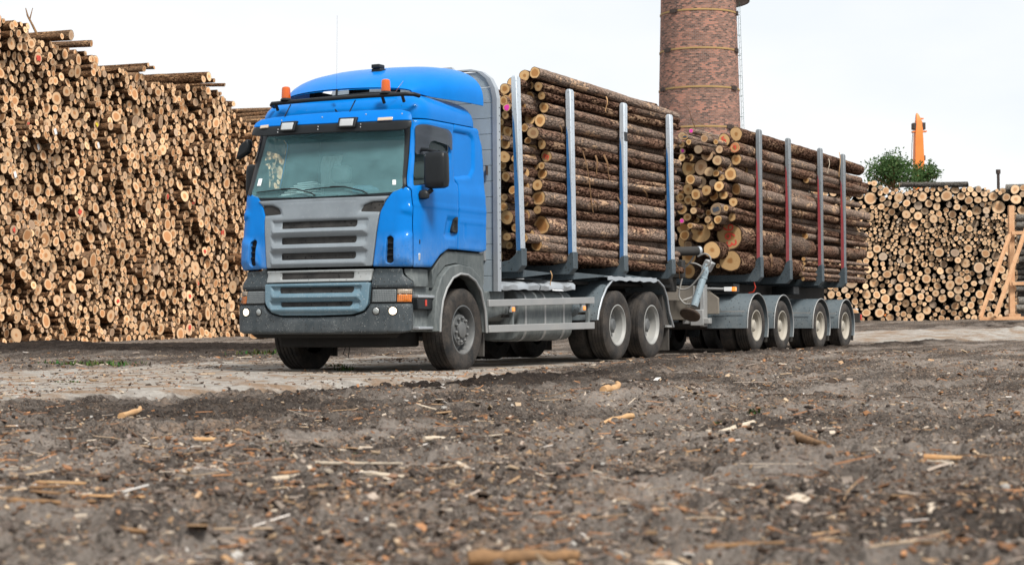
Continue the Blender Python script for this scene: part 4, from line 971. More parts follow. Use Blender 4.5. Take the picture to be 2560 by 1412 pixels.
def log_arrays(L, r0, r1, seed, nseg=24, nr=20, rough=.06, tint=.5, knots=True, egg=.06, cut=.10):
    """A trunk lying along +z from 0 to L: rough tapering bark and two sawn ends."""
    g = np.random.default_rng(seed)
    zz = np.linspace(0, L, nseg + 1); th = np.linspace(0, 2 * np.pi, nr, endpoint=False)
    Z, T = np.meshgrid(zz, th, indexing='ij')
    rad = r0 + (r1 - r0) * Z / L
    cu, su = np.cos(T), np.sin(T)
    k = 1 + rough * 2 * (fbm(cu * 2.2 + 9 + seed, su * 2.2 + Z * 3.0 + 5, seed, 4) - .5) + egg * np.cos(2 * T + g.uniform(0, 6)) + egg * .6 * np.cos(3 * T + g.uniform(0, 6))
    rad = rad * k * (1 + rough * .9 * (fbm(cu * 6 + 3 + seed, su * 6 + Z * 9 + 1, seed + 5, 3) - .5))
    bend = g.normal(0, .012 * L / 5, 2); s = np.sin(np.pi * Z / L)
    X, Y = rad * cu + bend[0] * s, rad * su + bend[1] * s
    V = np.stack([X, Y, Z], -1).reshape(-1, 3)
    so = g.uniform(0, 50, 3)
    LC = np.stack([rad * cu + so[0], rad * su + so[1], Z + so[2]], -1).reshape(-1, 3)
    ER = np.stack([cu, su, rad * 0 + r0], -1).reshape(-1, 3)
    F, MI = [], []
    for i in range(nseg):
        for j in range(nr):
            a, b = i * nr + j, i * nr + (j + 1) % nr; F.append((a, b, b + nr, a + nr)); MI.append(0)
    V, LC, ER = list(map(tuple, V)), list(map(tuple, LC)), list(map(tuple, ER))
    tilt = g.normal(0, 1, 2) * cut
    for end, zc in ((0, 0.), (nseg, L)):
        base = len(V); ring0 = end * nr
        for f in (1., .55):
            for j in range(nr):
                x, y, z = V[ring0 + j]; V.append((x * f * (.985 if f == 1 else 1), y * f * (.985 if f == 1 else 1), z + (x * tilt[0] + y * tilt[1]) * f * 0)); LC.append((x, y, z)); ER.append((f * math.cos(th[j]), f * math.sin(th[j]), r0))
        V.append((0 if end == 0 else 0, 0, zc)); LC.append((0, 0, zc)); ER.append((0, 0, r0)); c = len(V) - 1
        for j in range(nr):
            j2 = (j + 1) % nr; a, b, p, q = base + j, base + j2, base + nr + j, base + nr + j2
            if end == 0: F += [(b, a, p, q), (q, p, c)]
            else: F += [(a, b, q, p), (p, q, c)]
            MI += [1, 1]
            # close the hairline between bark and cut
            F.append((ring0 + j, ring0 + j2, b, a) if end else (ring0 + j2, ring0 + j, a, b)); MI.append(0)
    if tilt is not None:                                    # saw cuts are never square
        for i, (x, y, z) in enumerate(V):
            w = max(0, 1 - z / .25) - max(0, 1 - (L - z) / .25)
            V[i] = (x, y, z + abs(w) * (x * tilt[0] + y * tilt[1]))
    return V, F, MI, LC, ER
def log_mesh(name, arrs, mats, tint, smooth=50):
    V, F, MI, LC, ER = arrs
    me = bpy.data.meshes.new(name); me.from_pydata(V, [], F)
    for m in mats: me.materials.append(m)
    me.polygons.foreach_set('material_index', MI)
    a = me.attributes.new('lc', 'FLOAT_VECTOR', 'POINT'); a.data.foreach_set('vector', np.array(LC, dtype=np.float32).ravel())
    a = me.attributes.new('er', 'FLOAT_VECTOR', 'POINT'); a.data.foreach_set('vector', np.array(ER, dtype=np.float32).ravel())
    a = me.attributes.new('tint', 'FLOAT', 'POINT'); a.data.foreach_set('value', np.full(len(V), tint, dtype=np.float32) if np.isscalar(tint) else np.array(tint, dtype=np.float32))
    me.shade_smooth(); me.set_sharp_from_angle(angle=R(smooth))
    return me
def rot_to(d, spin=0.):
    d = Vector(d).normalized(); return d.to_track_quat('Z', 'Y').to_matrix().to_4x4() @ Matrix.Rotation(spin, 4, 'Z')
ORD = ['topmost', 'second', 'third', 'fourth', 'fifth', 'sixth', 'seventh', 'eighth', 'ninth', 'tenth', 'eleventh', 'twelfth', 'thirteenth', 'fourteenth', 'fifteenth', 'sixteenth', 'seventeenth', 'eighteenth', 'nineteenth', 'twentieth']
seed_ = [100]
def place_log(p, L, r0, r1, d, label, group, mats=('spruce_bark', 'cut_wood'), nseg=36, nr=22, rough=.07, tint=None, name='log', cat='log', egg=.05, cut=.10):
    seed_[0] += 1
    tint = random.random() if tint is None else tint
    me = log_mesh(name, log_arrays(L, r0, r1, seed_[0], nseg, nr, rough, tint, egg=egg, cut=cut), [M[mats[0]], M[mats[1]]], tint)
    o = bpy.data.objects.new(name, me); COL.objects.link(o)
    o.matrix_world = Matrix.Translation(Vector(p)) @ rot_to(d, 0)
    tag(o, label, cat, group); return o
def rank(lst): return sorted(range(len(lst)), key=lambda i: -lst[i][2])
def splinters(n, y0, y1, z0, z1, label, x=1.14):
    pass
def paint_text(parent, txt, size, spin, mat, off=.004, name='paint_mark', thick=.012):
    cu = bpy.data.curves.new(name, 'FONT'); cu.body = txt; cu.size = size; cu.align_x = 'CENTER'; cu.align_y = 'CENTER'; cu.offset = thick; cu.extrude = .001; cu.resolution_u = 3
    if '\n' in txt: cu.space_line = .75
    o = bpy.data.objects.new(name, cu); COL.objects.link(o)
    dg = bpy.context.evaluated_depsgraph_get(); me = bpy.data.meshes.new_from_object(o.evaluated_get(dg)); bpy.data.objects.remove(o)
    me.materials.clear(); me.materials.append(M[mat]); me.name = name
    g = np.random.default_rng(len(txt) * 7 + int(size * 1000))
    t = bpy.data.objects.new(name, me); COL.objects.link(t); t.parent = parent
    # the sawn end looks along -z of the log; +x of the log is the world's +x, +y of it is up
    t.matrix_local = Matrix.Translation((0, 0, -off)) @ parent.matrix_world.to_3x3().to_4x4().inverted() @ Matrix.Rotation(R(90), 4, 'X') @ Matrix.Rotation(spin, 4, 'Z')
    return t
def paint_blob(parent, r, mat, seed, name='paint_mark'):
    g = np.random.default_rng(seed); n = 18
    vs = [((r * (.75 + .35 * g.random())) * math.cos(2 * math.pi * k / n), (r * (.75 + .35 * g.random())) * math.sin(2 * math.pi * k / n), -.004) for k in range(n)]
    o = MB().add(vs + [(x, y, -.001) for x, y, z in vs], [tuple(range(n)), tuple(range(2 * n - 1, n - 1, -1))] + [(i, i + n, (i + 1) % n + n, (i + 1) % n) for i in range(n)]).build(name, M[mat])
    o.parent = parent; return o

# ---- the lorry's load
GO = 'logs loaded on the lorry'
TB = 9.02
outer = D['truck_outer']
for k, (x, y, z, r) in enumerate(outer):
    L = TB + random.uniform(-.25, .25) - y
    dz = -.11 if k == 0 else random.uniform(-.05, .05) - .03 * (4 - z) / 3
    extra = {0: 'thick log riding on top of', 7: 'log with a red painted end in', 13: 'thickest low log in'}.get(k, '')
    lab = (extra + ' the outer side of the lorry load' if extra else 'bark-covered log, %s from the top of the outer side of the lorry load' % ORD[k])
    o = place_log((x, y, z), L, r, r * random.uniform(.74, .92), (0, L, dz), lab, GO, nseg=84, nr=26, rough=.10, cut=0. if k == 7 else .10)
    if k == 7: paint_text(o, 'm', .13, R(-25), 'paint_red', thick=.002)
inn = D['truck_inner']; rk = rank(inn)
cols = {}
for i in rk:
    x = inn[i][0]; c = sorted(q[0] for q in inn).index(x) * 4 // len(inn)
    cols.setdefault(c, []).append(i)
cname = ['column beside the headboard', 'column second from the headboard', 'column in front of the foremost blue stake', 'column behind the foremost blue stake']
for c, ids in cols.items():
    for n, i in enumerate(ids):
        x, y, z, r = inn[i]; L = random.uniform(4.6, 5.4)
        o = place_log((x, y, z), L, r, r * .85, (0, L, random.uniform(-.06, .04)), '%s log end in the %s, lorry load' % (ORD[n], cname[c]), GO, nseg=20, nr=20, rough=.06, cut=0. if i == 7 else .10)
        if i == 7: paint_blob(o, r * .7, 'paint_pink', 3)
# the middle of the load, dark between the outer logs
rows_ = [(x, z) for k, z in enumerate(np.arange(1.50, 3.75, .265)) for x in (-.62, .42)]
for k, (x, z) in enumerate(rows_):
    place_log((x + random.uniform(-.02, .02), 3.75 + random.uniform(-.2, .4), z), 5.0, .148, .128, (0, 5, 0), 'inner log of the lorry load, course %d from the bottom, %s side' % (k // 2 + 1, ('passenger', 'driver')[k % 2]), GO, nseg=8, nr=12)
# filling behind: the rest of the top course, resting on the load
for k, (x, z, r) in enumerate(((.62, 3.80, .085), (.40, 3.78, .09), (.18, 3.80, .08), (-.05, 3.77, .09), (-.30, 3.79, .085), (-.55, 3.76, .09), (-.80, 3.74, .08), (-1.03, 3.68, .09))):
    place_log((x, 3.9, z), 5.0, r, r * .85, (0, 5, -.08), 'log in the hidden top course of the lorry load, %s in from the driver side' % ORD[k + 1], GO, nseg=16, nr=14)

# ---- the trailer's load
GT = 'logs loaded on the trailer'
rear = sorted(D['trail_rear'], key=lambda q: -q[2])
def rear_for(z): return min(rear, key=lambda q: abs(q[2] - z))
special = {0: 'thick log on the top outer edge of the trailer load', 1: 'log with a red ringed 9 on its pale end, trailer load', 8: 'huge butt log with red painted number 963 on its end', 9: 'very thick yellow-cut log lowest at the front of the trailer load'}
for k, (x, y, z, r) in enumerate(D['trail_outer']):
    if k == 8: L = 4.2
    elif k == 9: L = 3.6
    elif k == 6: L = 5.2
    elif k == 3: L = 7.6
    else: L = 19.6 + random.uniform(-.3, .5) - y
    dz = {0: -.10, 1: -.10, 2: -.08, 3: -.42, 4: -.10, 5: -.05, 6: -.20, 7: -.12, 8: -.06, 9: -.04}[k]
    r1 = r * (.80 if k < 8 else .86)
    o = place_log((x, y, z), L, r, r1, (0, L, dz), special.get(k, 'bark-covered log, %s from the top of the outer side of the trailer load' % ORD[k]), GT, nseg=90, nr=32 if k > 7 else 26, rough=.10 if k < 8 else .06, egg=.05 if k < 8 else .07, mats=('spruce_bark', 'cut_wood' if k < 9 else 'cut_wood'), tint={8: .30, 9: .08}.get(k), cut=0. if k in (1, 8) else .10)
    if k == 8: paint_text(o, '963', .28, R(-78), 'paint_red', thick=.001)
    if k == 1:
        paint_text(o, '9', .13, R(20), 'paint_red', thick=.002); mb = MB().lathe([(r * .72, -.003), (r * .80, -.004), (r * .80, -.0045), (r * .72, -.0045)], (0, 0, 0), 24, axis='z', close=True); q = mb.build('paint_ring', M['paint_red']); q.parent = o
# the courses seen further back along the side
fill = [(3.75, 12.4, .075), (3.53, 12.9, .07), (3.30, 12.6, .08), (3.05, 13.2, .075), (2.78, 12.8, .075), (2.55, 13.4, .07), (2.26, 13.2, .07), (2.42, 14.4, .06)]
for n, (z, y, r) in enumerate(fill):
    L = 19.7 + random.uniform(-.5, .6) - y
    place_log((1.02 - r, y, z), L, r, r * .85, (0, L, random.uniform(-.08, .02)), 'log %s down among the set-back logs in the trailer load side' % ORD[n].replace('topmost', 'first'), GT, nseg=30, rough=.08)
for n, (x, y, z, r) in enumerate(D['trail_mid']):
    L = {0: 4.0, 1: 3.9, 2: 3.9, 3: 3.7}.get(n, 4.2) + random.uniform(-.15, .15)
    lab = 'thin pole, %s down in the bundle low at the rear of the trailer' % ORD[n - 4].replace('topmost', 'first') if n > 3 else ['log starting halfway along the trailer side, near its top', 'short log halfway along the trailer side, second from its top', 'slim log halfway along the trailer side, above the thick rear log', 'thick rear log low on the trailer, behind the one marked 963'][n]
    place_log((x - (.0 if n > 3 else .02), y, z), L, r, r * .9, (0, L, random.uniform(-.03, .02)), lab, GT if n < 4 else 'thin poles at the rear of the trailer load', nseg=26, rough=.07)
for n, (x, z, r) in enumerate(((.85, 2.6, .11), (.82, 2.25, .10), (.85, 1.95, .12), (.80, 1.62, .13), (.55, 1.6, .12))):
    place_log((x, 13.2, z), 6.3, r, r * .9, (0, 6, -.05), 'inner log %s down behind the side logs of the trailer load' % ORD[n].replace('topmost', 'first'), GT, nseg=16, nr=14)
# small logs lying across the top course towards the back
for n, (x, y, z, r) in enumerate(((.55, 13.6, 3.86, .10), (.62, 14.3, 3.80, .09), (.25, 13.2, 3.86, .10), (.0, 12.5, 3.80, .10), (-.3, 12.2, 3.78, .1), (-.6, 12.0, 3.76, .1), (-.9, 12.1, 3.70, .1))):
    place_log((x, y, z), 19.3 - y, r, r * .85, (0, 5, -.06), '%s log from the driver side in the top course of the trailer load' % ORD[n].replace('topmost', 'first'), GT, nseg=18, nr=16)
inn = D['trail_inner']; rk = rank(inn); cols = {}
marks = {0: ('log end with a red painted 5 at the top of the trailer load'), 2: 'thin log with a pink end on top of the trailer load', 40: 'grey log end with blue painted numbers in the trailer load', 49: 'broad dark-yellow log end beside the one marked 963', 51: 'round yellow log end below the broad one, trailer front', 9: 'pale split log end near the top of the trailer load', 13: 'big pale log end high in the trailer load front', 11: 'pinkish log end high beside the last blue stake', 5: 'small log end with a blue stripe on the trailer top', 42: 'small log end with a pink dot low beside the last blue stake'}
for i in rk:
    if i in marks: continue
    x = inn[i][0]; c = sorted(q[0] for q in inn).index(x) * 4 // len(inn)
    cols.setdefault(c, []).append(i)
cn = ['column nearest the last blue stake', 'second column from the last blue stake', 'third column from the last blue stake', 'column nearest the trailer side']
labs = dict(marks)
for c, ids in cols.items():
    for n, i in enumerate(ids): labs[i] = '%s plain log end from the top, trailer front, %s' % (ORD[n].replace('topmost', 'first'), cn[c])
for i, (x, y, z, r) in enumerate(inn):
    L = random.uniform(4.5, 6.5)
    o = place_log((x, y, z), L, r, r * .85, (random.uniform(-.15, .02), L, random.uniform(-.12, .05)), labs[i], GT, nseg=16, nr=22, rough=.06, egg=.04,
                  cut=0. if i in (0, 2, 5, 11, 40, 42) else .10, tint={0: .1, 9: .62, 49: .06, 51: .07, 40: .95, 13: .35}.get(i), mats=('spruce_bark', 'pale_cut' if i in (9, 13, 24, 3, 10) else 'cut_wood'))
    if i == 0: paint_text(o, '5', .17, R(25), 'paint_red', thick=.004)
    if i == 2 or i == 42: paint_blob(o, r * .75, 'paint_pink', i)
    if i == 11: paint_blob(o, r * .5, 'paint_pink', i)
    if i == 5: q = MB().box(-r * .7, r * .7, -r * .12, r * .12, -.006, -.002).box(-r * .5, r * .6, r * .2, r * .35, -.006, -.002).build('paint_mark', M['paint_blue_mark']); q.parent = o
    if i == 40: paint_text(o, '45\n00', .08, R(-75), 'paint_blue_mark', thick=.001)
for k, z in enumerate(np.arange(1.50, 3.72, .265)):
    for i, x in enumerate((-.75, .02)):
        place_log((x, 12.1 + random.uniform(-.2, .3), z), 6.5, .148, .13, (0, 5, 0), 'inner log of the trailer load, course %d from the bottom, %s side' % (k + 1, ('passenger', 'driver')[i]), GT, nseg=8, nr=12)
place_log((.95, 3.9, 1.80), 5.1, .085, .08, (0, 5, 0), 'half-hidden slim log under the thickest low log of the lorry', GO, nseg=20, nr=14)
# strips of torn bark hanging on both loads
def strip(x, y, z, L, w, ang, label, mat='spruce_bark'):
    vs = []; n = 6
    for k in range(n + 1):
        t = k / n; yy = y + math.cos(ang) * L * t; zz = z - math.sin(ang) * L * t; xx = x + .02 + .02 * math.sin(t * 5)
        ww = w * (1 - .6 * t) * (.8 + .4 * random.random()); vs.append([(xx, yy - ww * math.sin(ang), zz - ww * math.cos(ang)), (xx + .008, yy, zz), (xx, yy + ww * math.sin(ang), zz + ww * math.cos(ang)), (xx - .006, yy, zz)])
    o = MB().loft(vs).build('bark_strip', M[mat]); return tag(o, label, 'bark strip', 'torn bark strips on the loads')
for q in ((1.175, 5.15, 3.05, .95, .018, 1.15, 'long torn bark strip hanging down the middle of the lorry load', 'stick_dark'), (1.17, 5.9, 3.05, .42, .03, .95, 'short dark bark strip beside the long one on the lorry load', 'stick_dark'),
          (1.17, 6.0, 3.92, .22, .022, 1.5, 'orange bark shred hanging under the lorry top log', 'stick_tan'), (1.17, 6.4, 2.45, .5, .02, .9, 'dark bark strip crossing logs ahead of the strapped stake', 'stick_dark'),
          (1.2, 4.0, 1.30, .20, .009, 1.4, 'thin orange bark shred dangling below the foremost stake', 'stick_tan'), (1.17, 17.55, 4.0, .5, .03, 1.5, 'split splinter of wood at the top of the rearmost trailer stake', 'stick_tan'),
          (1.15, 16.9, 3.82, .30, .015, 1.6, 'pale bark shred hanging beside the rearmost trailer stake', 'stick_pale'), (1.16, 13.3, 1.80, .26, .05, 1.0, 'torn bark clump under the log marked 963', 'stick_dark'), (1.2, 8.6, 1.52, .35, .011, .8, 'twig sticking out below the last lorry logs', 'stick_dark'),
          (1.17, 5.6, 3.02, .30, .03, 1.3, 'ragged dark bark flap left of the strapped stake, lorry load', 'stick_dark'), (1.17, 6.9, 3.05, .22, .012, .3, 'small dark bark curl right of the strapped stake, lorry load', 'stick_dark'), (1.17, 5.55, 2.35, .22, .014, .6, 'short bark curl low in the middle of the lorry load', 'stick_dark'),
          (1.17, 7.4, 2.62, .25, .012, .7, 'thin bark curl before the last blue stake', 'stick_dark'), (1.17, 4.4, 3.35, .2, .012, 1.2, 'small bark shred near the front of the lorry load', 'stick_dark'), (1.17, 13.0, 3.0, .25, .012, .8, 'thin bark shred between the first two trailer stakes', 'stick_dark'), (1.17, 15.0, 2.7, .28, .014, .9, 'bark shred in the middle of the trailer load', 'stick_dark')):
    strip(*q[:6], q[6], q[7])
tw = MB().tube([(.30, 11.9, 4.0), (.34, 11.6, 4.16), (.36, 11.4, 4.32), (.33, 11.2, 4.40)], [.008, .006, .004, .002], 5).tube([(.34, 11.6, 4.16), (.55, 11.5, 4.05), (.75, 11.45, 3.96)], [.006, .005, .003], 5).build('twig', M['stick_dark'])
tag(tw, 'thin bare twig standing up from the trailer load by the chimney', 'twig')
# ================================================================== log stacks
def pack(width, top, radius, seed, tries=16):
    """Drop round ends one by one into the lowest hollow found; returns (s, z, r)."""
    g = random.Random(seed); bins = {}; out = []; fails = 0; bw = .5
    while fails < 260:
        r = radius(g, out); best = None
        for _ in range(tries):
            s = g.uniform(r, width - r); z = r
            b0 = int((s - r - .35) / bw); b1 = int((s + r + .35) / bw)
            for b in range(b0, b1 + 1):
                for (si, zi, ri) in bins.get(b, ())[-46:]:
                    d = r + ri; ds = s - si
                    if -d < ds < d:
                        q = zi + math.sqrt(d * d - ds * ds) * .985
                        if q > z: z = q
            if best is None or z + r - top(s) < best[1] + best[2] - top(best[0]): best = (s, z, r)
        s, z, r = best
        if z + r * .5 > top(s): fails += 1; continue
        out.append(best); bins.setdefault(int(s / bw), []).append(best)
    return out
def tabfn(tab): return lambda s: lerp_lin(tab, s)
def lerp_lin(tab, q):
    if q <= tab[0][0]: return tab[0][1]
    for (a, va), (b, vb) in zip(tab, tab[1:]):
        if q <= b: return va + (vb - va) * (q - a) / max(b - a, 1e-6)
    return tab[-1][1]
def ground_far(xc, yc):
    sm_ = lambda v, a, b: np.clip((v - a) / (b - a), 0, 1) ** 2 * (3 - 2 * np.clip((v - a) / (b - a), 0, 1))
    return .055 * sm_(yc, 26, 40) + (.012 + .016 * sm_(xc, -8, 10)) * np.clip(yc - 42, 0, 24) 

def stack(ends, P, axis_c, mats, depth, individual, seg, seed, jitter, length):
    """ends: (s, z, r). P(s, z) -> view-space point of an end; axis_c: view-space unit vector from the end into the stack."""
    g = np.random.default_rng(seed)
    var = []
    for k in range(28):
        t = g.random(); V_, F_, M_, LC_, ER_ = log_arrays(1., 1., 1., 900 + k, 5, 14, .035, t, egg=.07)
        V_ = [(x, y, z if z > .3 else z * .06) for x, y, z in V_]
        LC_ = [(x * .12, y * .12, z * 3.) for x, y, z in LC_]; ER_ = [(x, y, .12) for x, y, z in ER_]
        var.append(log_mesh('stacked_log', (V_, F_, M_, LC_, ER_), [M[mats[0]], M[mats[1]]], t))
    # unit-log arrays for the merged rest
    ring = 10; th = np.linspace(0, 2 * np.pi, ring, endpoint=False)
    V, F, MI, LC, ER, TT = [], [], [], [], [], []
    objs = []
    for n, (s, z, r) in enumerate(ends):
        pc = P(s, z); off = jitter(g, s, z, r)
        ax = np.array(axis_c) + np.append(g.normal(0, .035, 2), g.normal(0, .02)) * (2.2 if g.random() < .06 else 1)
        ax /= np.linalg.norm(ax); pc = np.array(pc) - np.array(axis_c) * off
        p = Vector(W(*pc)); o0 = Vector(W(0, 0, 0)); d = (Vector(W(ax[0], ax[1], ax[2])) - o0).normalized()
        L = length + off
        if n in individual:
            o = bpy.data.objects.new('stacked_log', var[int(g.integers(len(var)))]); COL.objects.link(o)
            o.matrix_world = Matrix.Translation(p) @ rot_to(d, g.uniform(0, 6.28)) @ Matrix.Diagonal((r, r, L, 1))
            objs.append((n, o))
        else:
            m = np.array(rot_to(d)); k0 = len(V); t = g.random(); ph = g.uniform(0, 6.28); e = g.uniform(.0, .10); tl = g.normal(0, .1, 2)
            rr = r * (1 + e * np.cos(2 * th + ph) + .5 * e * np.cos(3 * th + ph * 2)); so = g.uniform(0, 40, 3)
            for zl, f in ((L, 1.), (L * .3, 1.), (0., 1.), (0., .97), (0., .5)):
                for j in range(ring):
                    x, y = rr[j] * f * math.cos(th[j]), rr[j] * f * math.sin(th[j])
                    q = m[:3, :3] @ np.array((x, y, zl + (x * tl[0] + y * tl[1] if zl == 0 else 0)))
                    V.append((p.x + q[0], p.y + q[1], p.z + q[2])); LC.append((x + so[0], y + so[1], zl + so[2])); ER.append((f * math.cos(th[j]), f * math.sin(th[j]), r)); TT.append(t)
            q = p; V.append((q.x, q.y, q.z)); LC.append(tuple(so)); ER.append((0, 0, r)); TT.append(t); c = len(V) - 1
            for i in range(4):
                for j in range(ring):
                    a, b = k0 + i * ring + j, k0 + i * ring + (j + 1) % ring
                    F.append((b, a, a + ring, b + ring)); MI.append(0 if i < 3 else 1)
            for j in range(ring):
                F.append((k0 + 4 * ring + (j + 1) % ring, k0 + 4 * ring + j, c)); MI.append(1)
    me = log_mesh('log_stack', (V, F, MI, LC, ER), [M[mats[0]], M[mats[1]]], TT, 50)
    rest = bpy.data.objects.new('log_stack', me); COL.objects.link(rest)
    return objs, rest

# ---- tall stack on the left: sawn faces turned towards the lorry
T0 = np.array((-12.52, 46.0)); TD = np.array((.375, .927)); TN = np.array((.927, -.375)); S0 = 2.5
PROF = [(0, 8.5), (2.5, 8.1), (3.44, 8.05), (4.0, 7.85), (4.6, 7.85), (6.35, 7.8), (6.9, 7.6), (7.4, 7.45), (9.2, 7.45), (9.6, 7.3), (10.4, 7.35), (12.2, 7.5), (12.8, 7.4), (14.0, 7.3), (14.35, 7.0), (14.8, 6.6), (15.4, 6.5), (19.0, 6.7)]
def left_base(s): 
    q = T0 + TD * (s - S0); return float(ground_far(q[0], q[1]))
def PL(s, z):
    q = T0 + TD * (s - S0); return (q[0] - TN[0] * z * .05, q[1] - TN[1] * z * .05, z + left_base(s) - .06)
def rad_left(g, out):
    f = len(out) / 6300.; u = g.random()
    med = .066 if f < .35 else .074 if f < .6 else .082
    if u < .80: r = med * math.exp(g.gauss(0, .25))
    elif u < .96: r = .115 * math.exp(g.gauss(0, .18))
    else: r = .165 * math.exp(g.gauss(0, .15))
    return min(max(r, .035), .24)
left = [(s - 4., z, r) for s, z, r in pack(23.0, lambda s: tabfn(PROF)(s - 4.), rad_left, 5)]
def visible_size(s, z, r):
    x, y, h = PL(s, z); return r / y
def px_of(s, z): x, y, h = PL(s, z); return 1280 + 4700 * x / y
NI = 262
cand = [i for i, (s, z, r) in enumerate(left) if 4 < px_of(s, z) < 625]
cand.sort(key=lambda i: -visible_size(*left[i])); ind = set(cand[:NI])
clump = lambda s, z, sd: float(fbm(np.array([s * .8 + 3]), np.array([z * 1.1 + 7]), sd, 3)[0])
def jit_left(g, s, z, r):
    c = clump(s, z, 77); return float(g.normal(0, .065)) + max(0, c - .53) * 1.5 - max(0, .40 - c) * 1.0
lobjs, lrest = stack(left, PL, (-TN[0], -TN[1], 0.), ('pile_bark', 'pile_cut'), 2.5, ind, 10, 21, jit_left, 3.2)
tag(lrest, 'tall stack of small pale log ends left of the blue lorry', 'log stack', kind='stuff')
# every separate log gets a label from its size rank inside a cell of the stack's face
BANDS = ['lowest', 'second lowest', 'middle', 'second highest', 'highest']
cells = {}
for n, o in lobjs:
    s, z, r = left[n]; c = min(11, int(px_of(s, z) / 52.1)); b = min(4, int(z / (lerp_lin(PROF, s) + .05) * 5)); cells.setdefault((c, b), []).append((r, o))
COLN = ['first', 'second', 'third', 'fourth', 'fifth', 'sixth', 'seventh', 'eighth', 'ninth', 'tenth', 'eleventh', 'twelfth']
RNK = ['thickest', 'second thickest', 'third thickest', 'fourth thickest', 'fifth thickest', 'sixth thickest', 'seventh thickest', 'eighth thickest', 'ninth thickest', 'tenth thickest'] + ['%s thickest' % w for w in ORD[10:]]
for (c, b), lst in cells.items():
    lst.sort(key=lambda q: -q[0])
    for k, (r, o) in enumerate(lst):
        tag(o, '%s log end, %s fifth of the left stack, %s twelfth from the left' % (RNK[min(k, len(RNK) - 1)], BANDS[b], COLN[c]), 'log', 'thick logs in the tall left stack')
# paint on some of them, as scaled children
reds = ['31', '9', '', '', '93', '', '26', '', '8', '', '57', '', '', '71', '', '', '', '']
pick = sorted(lobjs, key=lambda q: (q[1].name * 3)[-2:] + q[1].name)
gpx = random.Random(4)
for k, (n, o) in enumerate(gpx.sample(lobjs, 18)):
    r = left[n][2]
    nrm = Vector(W(TN[0], TN[1], 0)) - Vector(W(0, 0, 0))
    if reds[k]:
        cu = bpy.data.curves.new('paint_mark', 'FONT'); cu.body = reds[k]; cu.size = r * (1.1 if len(reds[k]) > 1 else 1.5); cu.align_x = 'CENTER'; cu.align_y = 'CENTER'; cu.offset = r * .07; cu.extrude = .002
        q = bpy.data.objects.new('paint_mark', cu); COL.objects.link(q); me = bpy.data.meshes.new_from_object(q.evaluated_get(bpy.context.evaluated_depsgraph_get())); bpy.data.objects.remove(q)
    else:
        nn = 14; vs = [(r * (.18 + .42 * gpx.random()) * math.cos(2 * math.pi * j / nn), r * (.18 + .42 * gpx.random()) * math.sin(2 * math.pi * j / nn), 0) for j in range(nn)]
        me = bpy.data.meshes.new('paint_mark'); me.from_pydata(vs + [(x, y, -.006) for x, y, z in vs], [], [tuple(range(nn)), tuple(range(2 * nn - 1, nn - 1, -1))] + [(i, (i + 1) % nn, (i + 1) % nn + nn, i + nn) for i in range(nn)])
    me.materials.clear(); me.materials.append(M['paint_red'] if k != 9 else M['paint_yellow'])
    q = bpy.data.objects.new('paint_mark', me); COL.objects.link(q); q.parent = o
    d = -(o.matrix_world.to_3x3() @ Vector((0, 0, 1))).normalized()
    wm = Matrix.Translation(o.matrix_world.translation + d * .02) @ d.to_track_quat('Z', 'Y').to_matrix().to_4x4()
    q.matrix_parent_inverse = o.matrix_world.inverted(); q.matrix_basis = wm
# white tags pinned to four ends
for k, (n, o) in enumerate(gpx.sample([q for q in lobjs if left[q[0]][1] < 5.5 and left[q[0]][1] > 3.5 and px_of(*left[q[0]][:2]) < 260], 4)):
    d = -(o.matrix_world.to_3x3() @ Vector((0, 0, 1))).normalized()
    q = MB().box(-.05, .05, -.075, .075, -.002, .002).build('paper_tag', M['white_sticker']); q.parent = o
    q.matrix_parent_inverse = o.matrix_world.inverted(); q.matrix_basis = Matrix.Translation(o.matrix_world.translation + d * .03) @ d.to_track_quat('Z', 'Y').to_matrix().to_4x4() @ Matrix.Rotation(.4, 4, 'Z')
# long logs lying on the stack's steps, seen from the side
def lying(s, z, L, r, swing, label, mats=('pile_bark', 'pile_cut'), tilt=.02, group='logs lying on top of the left stack'):
    q = T0 + TD * (s - S0); ax = (-TN[0] + TD[0] * swing, -TN[1] + TD[1] * swing, tilt)
    p = W(q[0] + TN[0] * .10, q[1] + TN[1] * .10, z + left_base(s)); d = Vector(W(*ax)) - Vector(W(0, 0, 0))
    return place_log(p, L, r, r * .85, d, label, group, mats, nseg=14, nr=14)
TOPZ = lambda s_: lerp_lin(PROF, s_)
for a in ((5.3, .14, 3.4, .13, .0, 'thick pale log lying on the highest step of the left stack'), (6.2, .06, 3.0, .09, -.1, 'thinner log lying beside the thick one on the highest step'), (4.9, .05, 3.0, .08, .1, 'slim log lying near the edge of the highest step'),
          (8.9, .16, 3.4, .06, .05, 'log lying on the second step of the left stack, topmost'), (9.2, .12, 3.6, .05, -.15, 'thin log poking out past the second step of the left stack'), (8.7, .03, 3.2, .09, .1, 'log lying under the thin ones on the second step'),
          (12.1, .14, 4.0, .14, .0, 'thick log lying on the third step of the left stack'), (11.8, .06, 3.4, .11, .1, 'log lying beside the thick one on the third step'), (12.4, .08, 2.4, .07, -.1, 'short log lying on the far end of the third step'), (13.0, .10, 2.6, .05, -.25, 'slim log poking out at the far end of the left stack')):
    lying(a[0], TOPZ(a[0]) + a[1], *a[2:])
for k in range(9):
    s = 15.4 + .3 * k; lying(s, TOPZ(s) + .10 + .13 * (k % 4), 5.5, .09, .25 * math.sin(k), 'log lying lengthwise behind the cab roof, %s along the far stack' % ORD[k].replace('topmost', 'first'), group='logs lying on the far end of the left stack')
q = T0 + TD * (4.0 - S0)
